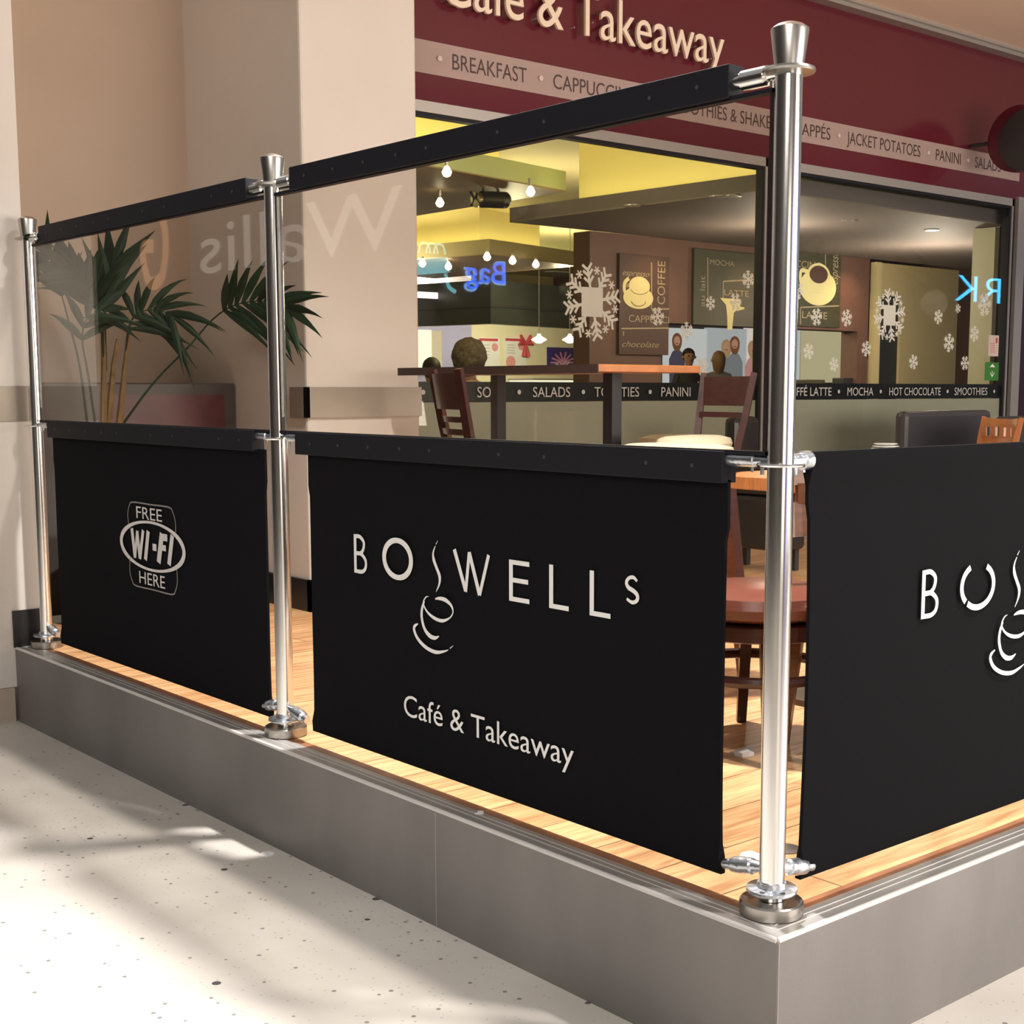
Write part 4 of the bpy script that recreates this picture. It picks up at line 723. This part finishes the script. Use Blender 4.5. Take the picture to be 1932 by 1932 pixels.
# lit display wall seen through the hatch
hy=10.5
def hp(x,y,Y=hy): q=on(x,y,1,Y); return q.x,q.z
def adv(px0,px1,py0,py1,e,label,figs):
    x0,z1=hp(px0,py0); x1,z0=hp(px1,py1); t=obj('lit_poster',box(NB(),x0,x1,hy,hy+.05,z0,z1),emis('lit_%s'%label[:14],e[0],e[1])); tag(t,label,'lit poster')
    for k,(cx,top,hair,coat) in enumerate(figs):
        def F(nm,m,th,fn):
            f=Flat((0,hy-.001,0),U,V,th=th); fn(f); f.done(nm,m,t)
        F('poster_figure_body',coat,.001,lambda f:f.poly([hp(cx+a,top+b_) for a,b_ in ((-14,115),(-15,50),(-9,36),(-4,32),(4,32),(9,36),(15,50),(14,115))]))
        F('poster_figure_hair',hair,.002,lambda f:f.poly([hp(cx+9.5*math.sin(q*PI/8)*(1 if q not in (7,9) else 1.2),top+14-14*math.cos(q*PI/8)*(1 if q<5 or q>11 else 1.5)) for q in range(16)]))
        F('poster_figure_face',FS,.003,lambda f:f.disc(*hp(cx,top+15),hp(cx+6,top)[0]-hp(cx,top)[0],(hp(cx,top)[1]-hp(cx,top+9)[1])))
        F('poster_figure_smile',FMO,.004,lambda f:f.stroke([hp(cx-2.5,top+19),hp(cx,top+20.5),hp(cx+2.5,top+19)],.012))
FS=emis('backlit_skin',(.75,.42,.3),.75); FD=emis('backlit_dark_clothes',(.09,.08,.13),1); FG=emis('backlit_grey_clothes',(.3,.33,.38),.8); FP=emis('backlit_pink_clothes',(.8,.4,.4),.8); FH=emis('backlit_hair',(.22,.09,.04),1); FB=emis('backlit_blonde',(.6,.38,.2),.8); FMO=emis('backlit_mouth',(.5,.1,.1),.6)
adv(1256,1333,618,768,((.85,.9,1),.9),'tall white backlit poster of a woman in dark top, seen through the hatch',[(1277,628,FH,FD)])
adv(1334,1407,618,752,((.8,.88,1),.7),'pale backlit poster with a couple in grey, middle of the hatch',[(1370,640,FB,FG),(1386,634,FH,FG)])
adv(1408,1440,618,752,((1,.9,.92),1.0),'narrow backlit poster with pink clothing at the right of the hatch',[(1420,642,FB,FP)])
adv(1497,1508,618,730,((.9,.95,1),.6),'narrow pale lit strip poster left of the cream display',[])
adv(1517,1616,603,722,((1,.88,.55),.5),'broad cream lit display panel with a bright lamp glow in the right pane',[])
b=NB(); x,z=hp(1560,612,hy-.15); lathe(b,[(0.001,-.06),(.06,-.03),(.08,0),(.05,.03)],(x,hy-.15,z),20); b2_=tube(NB(),[(x,hy-.11,z),(x,hy,z+.05)],.015,8); o=obj('display_spotlight',b,emis('display_lamp',(1,.93,.7),12),smooth=True); tag(o,'very bright round display spotlight in the right window pane','spotlight'); obj('mounting_arm',b2_,ALU,o)
struct('wall_hatch',box(NB(),on(1236,640,1,hy).x,16,hy+.06,hy+.12,0,3.2),mat('dark_back_wall',(.07,.06,.075),.6),'dark wall behind the serving hatch')
# machines on the hatch counter
for i,(p0,p1,z1,m,lab) in enumerate(((1617,1636,1.33,BRUSH,'small steel coffee grinder on the hatch counter beside the cream partition'),(1590,1612,1.14,DK,'low dark coffee machine on the hatch counter in the right pane'),(1520,1556,1.12,mat('dark_olive_box',(.08,.07,.04),.5),'dark olive tray box on the hatch counter'))):
    x0=on(p0,700,1,ya+.05).x; x1=on(p1,700,1,ya+.05).x; t=thing('coffee_machine',lab,'coffee machine',(x0,ya+.1,1.001)); obj('body',box(NB(),x0,x1,ya+.04,ya+.18,1.001,z1),m,t,bev=.008); b=NB(); tube(b,[((x0+x1)/2,ya+.04,1.07),((x0+x1)/2,ya-.0,1.06)],.012,8); obj('spout',b,STEEL,t,smooth=True)
# ================================================================ PEOPLE
def person(label,loc,yaw,stand,coat,hairm,longhair=False,s=1.,curly=False,bag=False):
    t=thing('person',label,'person'); me=bpy.data.meshes.new('body'); V_=[];E_=[];R_=[]
    def v(p,r,par=None):
        V_.append(Vector(p)*s); R_.append(r*s); i=len(V_)-1
        if par is not None: E_.append((par,i))
        return i
    h=.9 if stand else .5
    pel=v((0,0,h),.13); sp=v((0,.01,h+.22),.125,pel); ch=v((0,.0,h+.42),.14,sp); nk=v((0,.01,h+.56),.055,ch); n2=v((0,.02,h+.61),.05,nk); hd=v((0,.03,h+.70),.088,n2); v((0,.02,h+.78),.075,hd)
    for sx in (-1,1):
        sh=v((sx*.15,0,h+.48),.07,ch); el=v((sx*.22,.03,h+.22),.048,sh); wr=v((sx*.19,.22 if not stand else .1,h+.08 if not stand else h+.0),.034,el); v((sx*.17,.28 if not stand else .12,h+.07 if not stand else h-.08),.03,wr)
        hp_=v((sx*.09,0,h-.04),.1,pel)
        if stand: kn=v((sx*.1,.02,.48),.065,hp_); an=v((sx*.1,0,.08),.045,kn); v((sx*.1,.14,.035),.035,an)
        else: kn=v((sx*.11,.42,h-.02),.075,hp_); an=v((sx*.11,.4,.08),.045,kn); v((sx*.11,.53,.035),.035,an)
    me.from_pydata([tuple(q) for q in V_],E_,[]); o=bpy.data.objects.new('body',me); C.objects.link(o); sk=o.modifiers.new('s','SKIN'); me.skin_vertices[0].data[0].use_root=True
    for i,r in enumerate(R_): me.skin_vertices[0].data[i].radius=(r,r)
    sb=o.modifiers.new('u','SUBSURF'); sb.levels=2; sb.render_levels=2; bpy.context.view_layer.update()
    m2=bpy.data.meshes.new_from_object(o.evaluated_get(bpy.context.evaluated_depsgraph_get())); o.modifiers.clear(); o.data=m2; m2.materials.clear(); m2.materials.append(coat); m2.materials.append(SKIN)
    for p in m2.polygons: p.use_smooth=True; p.material_index=1 if p.center.z>(h+.555)*s else 0
    o.parent=t
    b=NB(); bmesh.ops.create_icosphere(b,subdivisions=4,radius=1); rr=random.Random(3)
    for q in b.verts:
        d=q.co.copy(); k=1+(.10*noise.noise(d*3.5)+.05*noise.noise(d*9) if curly else .02*noise.noise(d*4))
        sc=Vector((.125,.125,.14)) if curly else Vector((.092,.1,.105)); c0=Vector((0,-.01,h+.735))
        if longhair and d.z<0: d=Vector((d.x,min(d.y,.1)-.05,d.z*2.3))
        elif d.y>.3 and d.z<.3: d*=.7
        q.co=(c0+Vector((d.x*sc.x,d.y*sc.y,d.z*sc.z))*k)*s
    obj('hair',b,hairm,t,smooth=True)
    for nm,p,r,m in (('nose',(0,.125,h+.70),.014,SKIN),('eye',(-.032,.112,h+.725),.011,DHAIR),('eye',(.032,.112,h+.725),.011,DHAIR),('mouth',(0,.117,h+.665),.016,mat('lips',(.35,.1,.08),.5)),('ear',(-.088,.02,h+.71),.018,SKIN),('ear',(.088,.02,h+.71),.018,SKIN)):
        b=NB(); bmesh.ops.create_uvsphere(b,u_segments=10,v_segments=8,radius=r*s); bmesh.ops.scale(b,verts=b.verts,vec=(1,.6,.6 if nm=='mouth' else 1.2)); bmesh.ops.translate(b,verts=b.verts,vec=Vector(p)*s); obj(nm,b,m,t,smooth=True)
    if stand: b=NB(); lathe(b,[(.13,h-.32),(.17,h-.3),(.16,h),(.15,h+.2),(.155,h+.42),(.09,h+.52)],(0,0,0),24,1.15,.85); bmesh.ops.scale(b,verts=b.verts,vec=(s,s,s)); obj('coat',b,coat,t,smooth=True)
    t.location=loc; t.rotation_euler=(0,0,yaw); return t
def seat_for(loc,yaw,label):
    t=thing('dining_chair',label,'chair'); cushion(t,.40,.2,.05,MLEA); legs(t,DWOOD,.13,.13,.36,.03,.04); obj('backrest',curved_board(-.17,.17,.42,.78,-.23,.02,.02,.02),DWOOD,t); t.location=loc; t.rotation_euler=(0,0,yaw)
L=on(885,655,2,1.33); person('seated person with bushy greying brown hair, seen from behind in the café',(L.x,L.y,0),-.65,False,COATB,HAIR,s=1.02,curly=True); seat_for((L.x,L.y,0),-.65,'dark dining chair under the seated person with bushy hair')
L=on(814,686,2,1.275); person('seated person with short dark hair farther left in the café',(L.x,L.y,0),-.5,False,mat('pale_grey_top',(.35,.35,.4),.8),DHAIR); seat_for((L.x,L.y,0),-.5,'dark dining chair under the dark-haired seated person')
L=on(1299,700,1,10.1); person('standing person in black coat with a white bag, in front of the lit posters',(L.x,L.y,0),2.6,True,COATB,DHAIR,s=.88)
b=NB(); box(b,L.x-.16,L.x-.0,L.y-.28,L.y-.2,.75,1.02); t=obj('carrier_bag',b,PAPER,bev=.01); tag(t,'white carrier bag held by the person in black coat','bag'); b=NB(); tube(b,[(L.x-.13,L.y-.24,1.02),(L.x-.08,L.y-.24,1.12),(L.x-.03,L.y-.24,1.02)],.006,6); obj('handle',b,PAPER,t)
L=on(1355,700,1,9.0); person('standing person in grey coat with long light brown hair, facing the lit posters',(L.x,L.y,0),-.5,True,COATG,LHAIR,True,s=.84)
